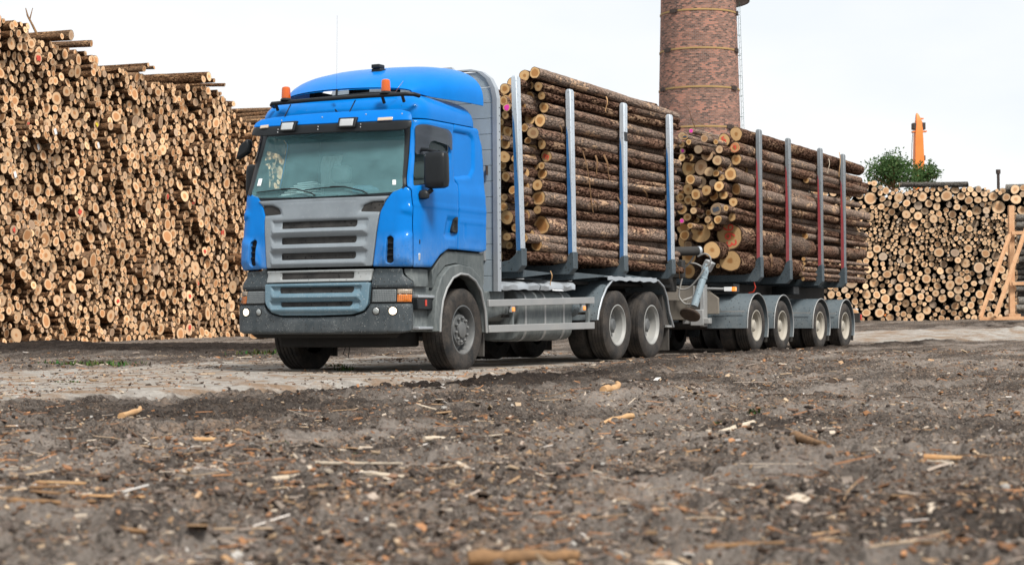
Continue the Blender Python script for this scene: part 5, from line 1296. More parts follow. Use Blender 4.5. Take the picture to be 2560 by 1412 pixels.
br = MB().tube([W(q[0], q[1], 7.92), W(q[0] - .12, q[1], 8.17), W(q[0] - .25, q[1], 8.42), W(q[0] - .30, q[1], 8.62)], [.035, .03, .025, .01], 7).tube([W(q[0] - .2, q[1], 8.32), W(q[0] - .12, q[1], 8.62)], [.02, .008], 6).build('branch', M['stick_dark'])
tag(br, 'forked dead branch sticking up from the left stack', 'branch')
q = T0 + TD * (10.6 - S0)
place_log(W(q[0] + 2.4, q[1] - 2.0, .12 + left_base(10)), 7.0, .13, .09, Vector(W(.25, 1, .0)) - Vector(W(0, 0, 0)), 'long peeled log lying at the foot of the left stack', None, ('pile_bark', 'pile_cut'), nseg=20, nr=14)

# ---- stack on the right, facing the yard
RC_ = np.array((9.5, 61.5)); RN = np.array((-.10, -.995)); RT = np.array((.995, -.10))
PR = [(0, 3.6), (1.2, 4.2), (2.4, 4.35), (2.9, 4.42), (3.9, 4.60), (4.4, 4.62), (4.9, 4.35), (5.5, 4.3), (6.4, 4.42), (7.6, 4.4), (8.6, 4.32), (9.4, 4.42), (10.0, 4.2), (12, 4.2)]
def right_base(s):
    q = RC_ + RT * (s - 2.0); return float(ground_far(q[0], q[1]))
def PRt(s, z):
    q = RC_ + RT * (s - 2.0); return (q[0], q[1] + z * .04, z + right_base(s) - .05)
def rad_right(g, out):
    f = len(out) / 2000.; u = g.random()
    if f < .22: med, big = .085, .25
    elif f < .68: med, big = .052, .12
    else: med, big = .09, .25
    r = med * math.exp(g.gauss(0, .28)) if u > big else .135 * math.exp(g.gauss(0, .2))
    return min(max(r, .028), .24)
right = pack(12.0, tabfn(PR), rad_right, 9)
right = [(s, z, r * .95) for s, z, r in right]
robjs, rrest = stack(right, PRt, (-RN[0], -RN[1], 0.), ('grey_bark', 'pale_cut'), 2., set(), 10, 33, lambda g, s, z, r: float(g.normal(0, .10)), 2.6)
back = pack(12.0, lambda s: tabfn(PR)(s) - .25, lambda g, o: g.uniform(.12, .2), 12)
bobjs, brest = stack(back, lambda s, z: (PRt(s, z)[0] - .3, PRt(s, z)[1] + 2.9, PRt(s, z)[2]), (-RN[0], -RN[1], 0.), ('grey_bark', 'pale_cut'), 2., set(), 10, 34, lambda g, s, z, r: float(g.normal(0, .1)), 2.6)
tag(brest, 'second row of logs standing right behind the right stack', 'log stack', kind='stuff')
tag(rrest, 'wide stack of pale round log ends behind the trailer on the right', 'log stack', kind='stuff')
for k, (s, z, L, r) in enumerate(((3.6, 4.66, 3.2, .10), (3.2, 4.55, 3.0, .12), (2.6, 4.42, 2.4, .10))):
    q = RC_ + RT * (s - 2.0 + .4); o = place_log(W(q[0], q[1] + .3, z + .45), L, r, r * .8, Vector(W(-1, .25, -.20)) - Vector(W(0, 0, 0)), 'grey weathered log sloping on top of the right stack, %s of three' % ['upper', 'middle', 'lower'][k], 'grey logs on top of the right stack', ('grey_bark', 'pale_cut'), nseg=14, nr=12)
for k, (s, z, L, r) in enumerate(((7.4, 4.50, 2.2, .09), (11.2, 4.35, 2.6, .12))):
    q = RC_ + RT * (s - 2.0); place_log(W(q[0], q[1] + .2, z + .5), L, r, r * .9, Vector(W(-1, .1, .01)) - Vector(W(0, 0, 0)), ['grey log lying flat on the middle of the right stack', 'grey log lying flat on the right stack above the timber frame'][k], 'grey logs on top of the right stack', ('grey_bark', 'pale_cut'), nseg=14, nr=12)
q = W(16.6, 64.0, 0)
tag(MB().lathe([(.05, 0), (.05, 5.35), (.08, 5.36), (.08, 5.5), (0, 5.5)], (q[0], q[1], .2), 14, axis='z', close=True).build('vent_pipe', M['dark_iron']), 'dark thin pipe with a cap rising behind the right stack', 'pipe')

# ---- timber frame holding grey logs, far right
fd = 56.0
def FX(px_, py_, d=fd): return W((px_ - 1280) / 4700 * d, d, .588 + (800 - py_) / 4700 * d)
tf = empty('timber_frame', FX(2530, 795)); tag(tf, 'raw timber support frame with slanted braces holding grey logs', 'timber frame')
def fbar(name, a, b, w, h): return MB().bar(a, b, w, h).build(name, M['new_timber'], tf, bevel=.008)
fbar('post', FX(2529, 800), FX(2530, 515), .16, .16)
fbar('brace', FX(2450, 794, 54.6), FX(2526, 588, 55.8), .08, .11)
fbar('brace', FX(2487, 793, 54.2), FX(2572, 560, 55.4), .08, .11)
fbar('base_beam', FX(2446, 797, 54.6), FX(2640, 796, 54.6), .14, .10)
fbar('rail', FX(2530, 584, 55.8), FX(2660, 580, 55.8), .10, .10); fbar('rail', FX(2530, 710, 55.8), FX(2660, 709, 55.8), .10, .10)
fbar('foot_block', FX(2518, 790, 55.6), FX(2548, 790, 55.6), .3, .10); fbar('post', FX(2640, 800), FX(2641, 515), .16, .16)
y_ = 537; k = 0
while y_ < 785:
    r_ = random.uniform(5.5, 10.5); y_ += r_
    place_log(FX(2539 + random.uniform(-2, 6), y_, 57.0 + random.uniform(-.2, .2)), 3.2, r_ / 4700 * 57 * 1.08, r_ / 4700 * 57, Vector(W(1, .03, random.uniform(-.03, .03))) - Vector(W(0, 0, 0)), 'grey log lying sideways behind the timber frame, %s from the top' % ORD[k], 'grey logs behind the timber frame', ('grey_bark', 'pale_cut'), nseg=12, nr=12); y_ += r_; k += 1

# ================================================================== chimney, crane, tree
cd = 110.; cxv = (1752 - 1280) / 4700 * cd
def CZ(py): return .588 + (804 - py) / 4700 * cd
chim = empty('brick_chimney', W(cxv, cd, .5)); tag(chim, 'tall round red-brick chimney with rusty iron bands behind the loaded lorry', 'chimney')
cc = W(cxv, cd, 0)
def crad(z): return 2.40 - (z - CZ(330)) * (.195 / (CZ(0) - CZ(330)))
t = NT('chimney_brick'); uv = t.attr('buv')
bt = t.n('ShaderNodeTexBrick', Vector=uv, Scale=1., _offset=.5); bt.inputs['Brick Width'].default_value = .235; bt.inputs['Row Height'].default_value = .092; bt.inputs['Mortar Size'].default_value = .013; bt.inputs['Mortar Smooth'].default_value = .2
bt.inputs['Color1'].default_value = (0, 0, 0, 1); bt.inputs['Color2'].default_value = (1, 1, 1, 1); bt.inputs['Mortar'].default_value = (.5, .5, .5, 1)
rnd = t.sep(bt.outputs['Color'])[0]
n1 = t.noise(uv, .45, 5, .62); n2 = t.noise(uv, 2.2, 4, .6); n3 = t.noise(uv, .9, 4, .6)
base = t.ramp(rnd, [(.0, (.075, .042, .034)), (.3, (.19, .095, .07)), (.7, (.28, .14, .10)), (1., (.40, .20, .14))])
soot = t.ramp(t.math('ADD', t.math('MULTIPLY', n1, .7), t.math('MULTIPLY', n2, .35)), [(.50, 0.), (.64, 1.)])
c = t.mix(t.math('MULTIPLY', soot, .55), base, (.05, .036, .034))
peel = t.ramp(t.math('ADD', t.math('MULTIPLY', n3, .8), t.math('MULTIPLY', rnd, .22)), [(.56, 0.), (.62, 1.)])
c = t.mix(t.math('MULTIPLY', peel, .8), c, (.43, .19, .13))
c = t.mix(bt.outputs['Fac'], c, (.22, .185, .165))
t.bsdf(c, .9, 0, 0, t.bump(t.math('SUBTRACT', 1., bt.outputs['Fac']), .6, .02), .2)
z0, z1 = .3, CZ(-330); rows = []; n = 96; buv = []
for z in np.linspace(z0, z1, 60):
    r = crad(z); rows.append([(cc[0] + r * math.cos(2 * math.pi * k / n), cc[1] + r * math.sin(2 * math.pi * k / n), z) for k in range(n + 1)])
    buv += [(2 * math.pi * k / n * 2.35, z, 0) for k in range(n + 1)]
o = MB().loft(rows, closed=False, cap=False).build('brick_shaft', MATS['chimney_brick'], chim, smooth=40, fix=False)
o.data.attributes.new('buv', 'FLOAT_VECTOR', 'POINT').data.foreach_set('vector', np.array(buv, dtype=np.float32).ravel())
o.data.flip_normals()
MB().lathe([(crad(z1) + .25, z1 - .5), (crad(z1) + .3, z1), (crad(z1) - .35, z1), (crad(z1) - .35, z1 - 1)], (cc[0], cc[1], 0), 64, axis='z').build('chimney_rim', MATS['dark_iron'], chim)
for k, py in enumerate((20, 117, 215, 315, 412)):
    z = .588 + (804 - py) / 4700 * (cd - 2.3); r = crad(z)
    b = MB().lathe([(r + .005, z - .05), (r + .035, z - .045), (r + .035, z + .045), (r + .005, z + .05)], (cc[0], cc[1], 0), 80, axis='z', close=True).build('iron_band', MATS['iron_band'], chim, smooth=50)
    for a in (.2 + 1.9 * k, .2 + 1.9 * k + 2.1, .2 + 1.9 * k + 4.2):
        px_, py_ = cc[0] + (r + .05) * math.cos(a), cc[1] + (r + .05) * math.sin(a); tx, ty = -math.sin(a), math.cos(a)
        MB().bar((px_ - tx * .28, py_ - ty * .28, z), (px_ + tx * .28, py_ + ty * .28, z), .06, .20).bar((px_ - tx * .05, py_ - ty * .05, z - .13), (px_ - tx * .05, py_ - ty * .05, z + .13), .08, .10).bar((px_ + tx * .08, py_ + ty * .08, z - .13), (px_ + tx * .08, py_ + ty * .08, z + .13), .08, .10).build('band_clamp', MATS['dark_iron'], b)
a = math.atan2(SY, CY) + .10
ld = MB()
for da in (-.10, .10):
    ld.tube([(cc[0] + (crad(z) + .22) * math.cos(a + da), cc[1] + (crad(z) + .22) * math.sin(a + da), z) for z in np.linspace(3, z1, 20)], .011, 6)
z = 3.
while z < z1:
    r = crad(z) + .22; ld.tube([(cc[0] + r * math.cos(a - .1), cc[1] + r * math.sin(a - .1), z), (cc[0] + r * math.cos(a + .1), cc[1] + r * math.sin(a + .1), z)], .008, 5); z += .35
z = 3.
while z < z1:
    r = crad(z); ld.tube([(cc[0] + (r - .02) * math.cos(a), cc[1] + (r - .02) * math.sin(a), z), (cc[0] + (r + .22) * math.cos(a), cc[1] + (r + .22) * math.sin(a), z)], .02, 5); z += 1.2
ld.build('ladder', MATS['green_iron'], chim)
zp = CZ(4); pf = MB()
for k in range(13):
    b = a - .5 + k / 12; r = crad(zp)
    pf.bar((cc[0] + r * math.cos(b), cc[1] + r * math.sin(b), zp), (cc[0] + (r + .75) * math.cos(b), cc[1] + (r + .75) * math.sin(b), zp), .05, .04)
pf.tube([(cc[0] + (crad(zp) + .75) * math.cos(a - .5 + k / 12), cc[1] + (crad(zp) + .75) * math.sin(a - .5 + k / 12), zp) for k in range(13)], .04, 6)
pf.tube([(cc[0] + (crad(zp) + .75) * math.cos(a - .5 + k / 12), cc[1] + (crad(zp) + .75) * math.sin(a - .5 + k / 12), zp + 1.0) for k in range(13)], .03, 6)
pf.build('platform', MATS['dark_iron'], chim)

kd = 130.
def KX(px_, py_, d=kd): return W((px_ - 1280) / 4700 * d, d, .588 + (801 - py_) / 4700 * d)
crane = empty('harbour_crane', KX(2300, 800)); tag(crane, 'orange crane jib rising behind the green tree', 'crane')
rows = []
for px_, py_, w in ((2300, 790, .36), (2300, 404, .32), (2300, 340, .27), (2301, 305, .21), (2298, 288, .10), (2297, 283, .05)):
    p = Vector(KX(px_, py_)); rows.append([p + Vector((CY * sx * w, SY * sx * w, 0)) + Vector((-SY * sy * w * 1.3, CY * sy * w * 1.3, 0)) for sx, sy in ((-1, -1), (1, -1), (1, 1), (-1, 1))])
MB().loft(rows).build('jib', MATS['orange_steel'], crane, bevel=.03)
for px_, py_, w, h in ((2289, 316, .12, .22), (2312, 316, .12, .24), (2311, 396, .12, .18)):
    p = Vector(KX(px_, py_)); MB().bar(p + Vector((-SY * -.3, CY * -.3, 0)), p + Vector((-SY * .3, CY * .3, 0)), w * 2, h * 2).build('pulley', MATS['dark_iron'], crane, bevel=.03)
p0, p1 = Vector(KX(2284, 330)), Vector(KX(2320, 329)); MB().bar(p0, p1, .5, .08).bar(Vector(KX(2297, 296)), Vector(KX(2313, 297)), .3, .07).build('jib_walkway', MATS['orange_steel'], crane)
MB().tube([KX(2288, 318), KX(2284, 360), KX(2282, 420)], .03, 5).tube([KX(2303, 320), KX(2306, 360), KX(2307, 400)], .03, 5).build('jib_cable', MATS['steel_grey'], crane)
MB().box(*[v for p in (KX(2270, 800),) for v in (p[0] - 2, p[0] + 2, p[1] - 2, p[1] + 2)], .3, 3.0).build('crane_cab', MATS['orange_steel'], crane, bevel=.1)

def foliage_mat():
    t = NT('foliage'); r = t.attr('tint', 'Fac')
    c = t.ramp(r, [(0., (.03, .06, .022)), (.5, (.07, .125, .05)), (1., (.15, .21, .09))])
    b = t.n('ShaderNodeBsdfDiffuse', Color=c).outputs[0]; tr = t.n('ShaderNodeBsdfTranslucent', Color=t.mix(.5, c, (.10, .20, .04))).outputs[0]
    t.l(t.n('ShaderNodeMixShader', i0=.35, i1=b, i2=tr).outputs[0], t.out.inputs['Surface'])
foliage_mat()
def tree(d, pxc, pyc, rx, rz, label, seed, nleaf=3600):
    g = np.random.default_rng(seed); base = np.array(W((pxc - 1280) / 4700 * d, d, .5)); zc = .588 + (800 - pyc) / 4700 * d
    root = empty('tree', tuple(base)); tag(root, label, 'tree')
    tr = MB(); tips = []
    tr.tube([(base[0], base[1], .3), (base[0] + .1, base[1], zc * .5), (base[0], base[1] + .1, zc + rz * .3)], [.2, .15, .05], 9)
    for k in range(26):
        a = g.uniform(0, 6.28); e = g.uniform(-.5, 1.2); u = g.uniform(.55, 1.0)
        tip = np.array((base[0] + rx * u * math.cos(a) * math.cos(e), base[1] + rx * u * math.sin(a) * math.cos(e), zc + rz * u * math.sin(e)))
        st = np.array((base[0], base[1], zc - rz * g.uniform(.1, .9))); mid = (st + tip) / 2 + g.normal(0, .15, 3)
        tr.tube([st, mid, tip], [.05, .03, .008], 5); tips += [tip, mid * .35 + tip * .65, mid]
    tr.build('trunk', MATS['stick_dark'], root)
    V, F, T = [], [], []
    for k in range(nleaf):
        c = tips[int(g.integers(len(tips)))] + g.normal(0, 1, 3) * np.array((.30, .30, .24)) * (rx / 1.6)
        u = g.normal(0, 1, 3); u /= np.linalg.norm(u); v = np.cross(u, g.normal(0, 1, 3)); v /= np.linalg.norm(v)
        s = g.uniform(.05, .11); i = len(V)
        V += [tuple(c - u * s), tuple(c + v * s * .45), tuple(c + u * s), tuple(c - v * s * .45)]; F.append((i, i + 1, i + 2, i + 3)); T += [float(np.clip(g.normal(.45, .2), 0, 1))] * 4
    me = bpy.data.meshes.new('crown'); me.from_pydata(V, [], F); me.materials.append(MATS['foliage'])
    me.attributes.new('tint', 'FLOAT', 'POINT').data.foreach_set('value', np.array(T, dtype=np.float32))
    link('crown', me, root, 0)
tree(88., 2235, 432, 1.25, 1.0, 'green leafy tree behind the right stack, in front of the crane', 3)
tree(90., 2312, 440, .75, .75, 'smaller green tree top right of the crane foot', 4, 1500)
# ================================================================== ground
def smooth(v, a, b):
    k = np.clip((v - a) / (b - a), 0, 1); return k * k * (3 - 2 * k)
def road_mask(x, y, xc, yc):
    """1 on the packed gravel track the lorry stands on, 0 in the mud."""
    wob = (fbm(y * .22 + 3, x * .22 + 1, 41, 4) - .5) * 1.6
    near = smooth(2.15 - x + wob - .10 * np.clip(y - 2, 0, 30), -.25, .35)
    far = smooth(x + 4.2 + wob, -.6, .6)
    m = near * far * (1 - smooth(y + wob * 2, 7, 15))
    # a second pale track crossing behind the trailer, on the right
    w2 = (fbm(xc * .25, yc * .25, 43, 3) - .5) * 5
    m2 = smooth(yc + w2 - .25 * (xc - 10), 43.5, 45.5) * (1 - smooth(yc + w2 - .25 * (xc - 10), 50., 53.)) * smooth(xc, 5, 9)
    return np.maximum(m, m2 * .8)
def ground(x, y, fine=True):
    x, y = np.asarray(x, float), np.asarray(y, float)
    dx, dy = x - CAM[0], y - CAM[1]; xc, yc = dx * CY + dy * SY, -dx * SY + dy * CY
    h = ground_far(xc, yc)
    rm = road_mask(x, y, xc, yc)
    rough = 1 - rm * .85
    under = smooth(np.abs(x - XC0), 1.35, 2.1) + smooth(-y, .2, 2.) + smooth(y, 19, 21)
    under = np.clip(under, 0, 1)
    big = (fbm(x * .55, y * .55, 3, 4) - .5) * .12 - .085 * smooth(x, 1.5, 2.6) * (1 - smooth(y, 0, 6))
    h = h + big * rough * (.25 + .75 * under)
    # a dark ridge of pushed-up mud beyond the track on the left, and one beside the trailer on the right
    r1 = smooth(yc, 30, 36) * (1 - smooth(yc, 42.5, 46)) * (1 - smooth(xc, -3.5, -1.5))
    h = h + r1 * (.02 + .16 * fbm(x * .5, y * .5, 8, 4))
    e = x - 1.75 - .35 * (fbm(y * .4, x * .1, 15, 3) - .5) * 2
    r2 = np.exp(-(e / .28) ** 2) * smooth(y, 4.5, 7.) * (1 - smooth(y, 30, 40))
    h = h + r2 * (.02 + .14 * fbm(x * 1.2, y * 1.2, 9, 4) ** 1.5)
    r3 = np.exp(-((x - 2.9) / .5) ** 2) * smooth(y, -6., 1) * (1 - smooth(y, 4, 8))
    h = h + r3 * .10 * fbm(x * 1.6, y * 1.6, 10, 3)
    # tyre-print ripples beside the track
    band = np.exp(-((x - 2.35 - .03 * y) / .30) ** 2) * smooth(y, -8, -6.5) * (1 - smooth(y, -1, 1))
    h = h + band * (.028 * np.sin(y * 2 * np.pi / .19 + np.abs(x - 2.35 - .03 * y) * 9) - .05)
    # wheel ruts curving off the track through the near mud
    for off, dep in ((3.1, .075), (4.95, .06), (6.6, .05)):
        rx_ = x - off - .9 * np.sin(y * .13 + .4) - .25 * (fbm(y * .3, x * 0 + off, 33, 2) - .5)
        g_ = np.exp(-(rx_ / .22) ** 2); sh = np.exp(-((np.abs(rx_) - .36) / .14) ** 2); on = smooth(y, -15, -12) * (1 - smooth(y, 4, 8))
        h = h + on * (sh * dep * .8 * fbm(x * 1.5, y * 1.5, 35, 3) - g_ * dep + g_ * .016 * np.sin(y * 2 * np.pi / .17 + np.abs(rx_) * 10))
    if fine:
        near = 1 - smooth(yc, 14, 40) * .6
        b1 = np.abs(fbm(x * 3.1, y * 3.1, 21, 4) - .5) * 2
        h = h + rough * near * under * ((fbm(x * 2.2, y * 2.2, 22, 4) - .5) * .10 + (.35 - b1) * .05)
        cl = fbm(x * 9, y * 9, 23, 4); h = h + rough * near * under * smooth(cl, .48, .70) * .045
        h = h + rough * (fbm(x * 26, y * 26, 24, 3) - .5) * .032
    h = h + (1 - rough) * (fbm(x * 4, y * 4, 25, 3) - .5) * .02
    q_ = W(1.55, 5.6); wet0 = np.exp(-(((x - q_[0]) / .75) ** 2 + ((y - q_[1]) / .75) ** 2)) + .8 * np.exp(-(((x - W(-.9, 7.2)[0]) / .7) ** 2 + ((y - W(-.9, 7.2)[1]) / .5) ** 2))
    wet = np.clip(wet0 * .7 + r1 * 1.2 + r2 * .9 + r3 * .6 + .35 * smooth(fbm(x * .5, y * .5, 91, 4), .50, .62) * (1 - r1) + .45 * smooth(x, 1.9, 2.6) * (1 - smooth(x, 4.4, 5.6)) * smooth(y, -12, -9) * (1 - smooth(y, 0, 6)), 0, 1) * rough
    return h, rm, wet
ANG = np.concatenate([np.linspace(-70, -20, 60, endpoint=False), np.linspace(-20, 20, 980), np.linspace(20, 70, 61)[1:]])
DST = np.concatenate([2.2 * (60 / 2.2) ** np.linspace(0, 1, 1060, endpoint=False), 60 * (900 / 60) ** np.linspace(0, 1, 60)])
DD, AA = np.meshgrid(DST, np.radians(ANG), indexing='ij'); XCg, YCg = DD * np.sin(AA), DD * np.cos(AA)
GX, GY = CAM[0] + XCg * CY - YCg * SY, CAM[1] + XCg * SY + YCg * CY
GZ, RM, WT = ground(GX, GY)
nd, na = DD.shape
me = bpy.data.meshes.new('ground')
V = np.stack([GX, GY, GZ], -1).reshape(-1, 3).astype(np.float32)
me.vertices.add(len(V)); me.vertices.foreach_set('co', V.ravel())
ii, jj = np.meshgrid(np.arange(nd - 1), np.arange(na - 1), indexing='ij'); a = (ii * na + jj).ravel()
Q = np.stack([a, a + 1, a + na + 1, a + na], -1).astype(np.int32)
me.loops.add(Q.size); me.loops.foreach_set('vertex_index', Q.ravel())
me.polygons.add(len(Q)); me.polygons.foreach_set('loop_start', np.arange(0, Q.size, 4, dtype=np.int32))
me.update(calc_edges=True); me.shade_smooth()
me.attributes.new('track', 'FLOAT', 'POINT').data.foreach_set('value', RM.ravel().astype(np.float32))
me.attributes.new('wet', 'FLOAT', 'POINT').data.foreach_set('value', WT.ravel().astype(np.float32))
t = NT('yard_mud'); p = t.pos(); tk = t.attr('track', 'Fac'); wt = t.attr('wet', 'Fac')
n1 = t.noise(p, .55, 6, .6); n2 = t.noise(p, 4.5, 6, .65); n3 = t.noise(p, 24, 6, .7); n4 = t.noise(p, 1.7, 5, .6); n5 = t.noise(p, 90, 4, .7)
mud = t.mix(t.ramp(t.math('ADD', t.math('MULTIPLY', n1, .55), t.math('MULTIPLY', n2, .5)), [(.42, 0.), (.66, 1.)]), (.068, .056, .049), (.275, .238, .208))
mud = t.mix(t.ramp(n3, [(.40, .9), (.53, 0.)]), mud, (.024, .018, .015))  # dark flecks in the bump hollows paint shadows between the clods
mud = t.mix(t.ramp(n5, [(.52, 0.), (.66, .7)]), mud, (.38, .335, .295))  # pale flecks paint highlights into the mud colour
mud = t.mix(t.math('MULTIPLY', t.math('ADD', wt, t.math('MULTIPLY', t.math('SUBTRACT', n2, .5), .8)), .94, True), mud, t.mix(n3, (.007, .006, .006), (.034, .028, .025)))
st = t.noise(t.mapped(p, (1.1, .22, 1)), 1.3, 4, .55)
mud = t.mix(t.math('MULTIPLY', t.ramp(st, [(.50, 0.), (.62, .75)]), t.math('SUBTRACT', 1., wt)), mud, t.mix(n2, (.20, .175, .155), (.34, .30, .265)))
mud = t.mix(t.ramp(st, [(.36, .70), (.46, 0.)]), mud, t.mix(n3, (.022, .018, .016), (.085, .072, .064)))
litter = t.ramp(t.math('ADD', t.math('MULTIPLY', n4, .6), t.math('MULTIPLY', n3, .5)), [(.60, 0.), (.70, .55)])
mud = t.mix(t.math('MULTIPLY', litter, t.math('SUBTRACT', 1., t.math('MULTIPLY', wt, .85))), mud, t.mix(n5, (.22, .135, .085), (.40, .28, .19)))
# crushed bark pressed into the mud: flat flakes, each of its own tone
wv = t.n('ShaderNodeVectorMath', _operation='ADD', i0=p, i1=t.n('ShaderNodeVectorMath', _operation='SCALE', i0=t.n('ShaderNodeTexNoise', Vector=p, Scale=9., Detail=3.).outputs['Color'], Scale=.12).outputs[0]).outputs[0]
flk = []
for sc_, th_ in ((30., .62), (62., .48)):
    v = t.n('ShaderNodeTexVoronoi', Vector=t.mapped(wv, (1, 1.7, 1)), Scale=sc_, Randomness=1.); r_ = t.sep(v.outputs['Color'])
    on = t.math('MULTIPLY', t.math('LESS_THAN', v.outputs['Distance'], t.math('MULTIPLY', r_[0], .55)), t.math('GREATER_THAN', t.math('ADD', r_[1], t.math('MULTIPLY', t.math('SUBTRACT', n4, .5), 1.6)), th_))
    tone = t.ramp(r_[2], [(0., (.05, .034, .026)), (.3, (.15, .105, .08)), (.55, (.29, .19, .125)), (.72, (.38, .28, .20)), (.88, (.25, .215, .19)), (1., (.52, .45, .37))])
    mud = t.mix(t.math('MULTIPLY', on, t.math('SUBTRACT', .85, t.math('MULTIPLY', wt, .72))), mud, tone); flk.append(on)
grav = t.mix(t.ramp(n2, [(.3, 0.), (.7, 1.)]), (.27, .25, .225), (.47, .44, .40))
grav = t.mix(t.ramp(n3, [(.3, .5), (.5, 0.)]), grav, (.12, .10, .085))
grav = t.mix(t.ramp(t.math('ADD', n4, t.math('MULTIPLY', n5, .3)), [(.62, 0.), (.76, .8)]), grav, (.25, .16, .095))
k = t.ramp(t.math('ADD', tk, t.math('MULTIPLY', t.math('SUBTRACT', n2, .5), .9)), [(.35, 0.), (.65, 1.)])
c = t.mix(k, mud, grav)
hh = t.math('ADD', t.math('MULTIPLY', n3, .7), t.math('MULTIPLY', n5, .35))
hh = t.math('ADD', hh, t.math('MULTIPLY', t.math('ADD', flk[0], flk[1]), .12))
t.bsdf(c, 1., 0, 0, t.bump(hh, 1., .045), 0.)
me.materials.append(t.mat)
go = bpy.data.objects.new('ground', me); COL.objects.link(go); tag(go, 'churned dark mud of the timber yard with a pale gravel track', 'ground', kind='structure')

# ---- loose bark, chips, clods, grass
def gz(x, y): return float(ground(np.array([x]), np.array([y]))[0][0])
def col_mat(name, rough=.9):
    t = NT(name); c = t.attr('tone', 'Color'); n = t.noise(t.pos(), 60, 4, .7)
    t.bsdf(t.mix(t.ramp(n, [(.4, 0.), (.75, .6)]), c, t.mix(1., c, (.35, .3, .28), 'MULTIPLY')), rough, 0, 0, None, 0.); return t.mat
chip_mat = col_mat('chip_surface'); clod_mat = col_mat('clod_surface')
PAL = np.array([(.38, .255, .155), (.46, .35, .24), (.28, .15, .085), (.42, .22, .115), (.54, .46, .37), (.21, .13, .09), (.14, .095, .07), (.36, .30, .25), (.10, .075, .06), (.56, .52, .48), (.28, .235, .20), (.20, .165, .145)])
PW = np.array([.10, .09, .10, .08, .07, .11, .12, .09, .10, .02, .07, .05]); PW /= PW.sum()
def scatter(n, name, label, mat, kind_fn, seed, dmin=3.6, dmax=34, amax=.36):
    g = np.random.default_rng(seed)
    d = dmin * (dmax / dmin) ** (g.random(n) ** .85); a = g.uniform(-amax, amax, n)
    xc, yc = a * d, d
    X, Y = CAM[0] + xc * CY - yc * SY, CAM[1] + xc * SY + yc * CY
    cl = fbm(X * .9, Y * .9, 61, 3) * .65 + fbm(X * 3, Y * 3, 62, 2) * .35
    keep = g.random(n) < np.clip((cl - .36) * 4.5, .10, 1)
    Z, rm, _ = ground(X, Y); keep &= ~((rm > .5) & (g.random(n) < .55)); keep &= ~((_ > .6) & (g.random(n) < .65))
    under = (np.abs(X - XC0) < 1.3) & (Y > .6) & (Y < 19); keep &= ~under
    X, Y, Z, d = X[keep], Y[keep], Z[keep], d[keep]
    V, F, T = [], [], []
    for x, y, z, dd in zip(X, Y, Z, d): kind_fn(g, x, y, z, dd, V, F, T)
    me = bpy.data.meshes.new(name); me.from_pydata(V, [], F); me.materials.append(mat)
    at = me.attributes.new('tone', 'FLOAT_COLOR', 'POINT'); at.data.foreach_set('color', np.array(T, dtype=np.float32).ravel())
    o = bpy.data.objects.new(name, me); COL.objects.link(o); return tag(o, label, name.replace('_', ' '), kind='stuff')
def rotm(g, tilt):
    a = g.uniform(0, 6.28); b, c = g.normal(0, tilt, 2)
    return np.array((math.cos(a), math.sin(a), b)), np.array((-math.sin(a), math.cos(a), c))
def chip(g, x, y, z, d, V, F, T):
    L = min(.0085 * math.exp(g.normal(0, .6)) * (1 + .022 * d), .07); w = L * g.uniform(.18, .7); h = g.uniform(.0015, .004) * (1 + .02 * d)
    u, v = rotm(g, .28); c = np.array((x, y, z + h * .6 + L * .06)); k = len(V); n_ = np.cross(u, v)
    col = PAL[g.choice(len(PAL), p=PW)] * g.uniform(.55, 1.15); s = g.uniform(.5, 1, 4)
    bend = g.normal(0, .15) * L
    for up in (-1, 1):
        for q, (a, b) in enumerate(((-1, -1), (1, -1), (1, 1), (-1, 1))):
            V.append(tuple(c + u * (a * L * s[q]) + v * (b * w * s[(q + 1) % 4]) + n_ * (h * up + bend * (a > 0)))); T.append((*col, 1))
    F.extend([(k + 4, k + 5, k + 6, k + 7), (k, k + 1, k + 5, k + 4), (k + 1, k + 2, k + 6, k + 5), (k + 2, k + 3, k + 7, k + 6), (k + 3, k, k + 4, k + 7)])
def twiglet(g, x, y, z, d, V, F, T):
    L = min(.034 * math.exp(g.normal(0, .6)) * (1 + .02 * d), .22); w = .0017 * math.exp(g.normal(0, .4)) * (1 + .05 * d)
    u, v = rotm(g, .12); n_ = np.cross(u, v); c = np.array((x, y, z + w + .004)); k = len(V); col = PAL[g.choice(len(PAL), p=PW)] * g.uniform(.7, 1.3); bw = g.normal(0, .12) * L
    for t_, o_ in ((-1, 0), (0, bw), (1, g.normal(0, .05) * L)):
        for a, b in ((1, 0), (-.5, .87), (-.5, -.87)):
            V.append(tuple(c + u * (t_ * L) + v * (o_ + a * w) + n_ * (b * w))); T.append((*np.clip(col, 0, .7), 1))
    for i in range(2):
        for j in range(3): F.append((k + i * 3 + j, k + i * 3 + (j + 1) % 3, k + i * 3 + 3 + (j + 1) % 3, k + i * 3 + 3 + j))
ICO = [(0, 0, 1)] + [(.894 * math.cos(a), .894 * math.sin(a), .447) for a in [k * 2 * math.pi / 5 for k in range(5)]] + [(.894 * math.cos(a), .894 * math.sin(a), -.447) for a in [(k + .5) * 2 * math.pi / 5 for k in range(5)]] + [(0, 0, -1)]
ICF = [(0, 1 + k, 1 + (k + 1) % 5) for k in range(5)] + [(1 + k, 6 + k, 1 + (k + 1) % 5) for k in range(5)] + [(1 + (k + 1) % 5, 6 + k, 6 + (k + 1) % 5) for k in range(5)] + [(6 + k, 11, 6 + (k + 1) % 5) for k in range(5)]
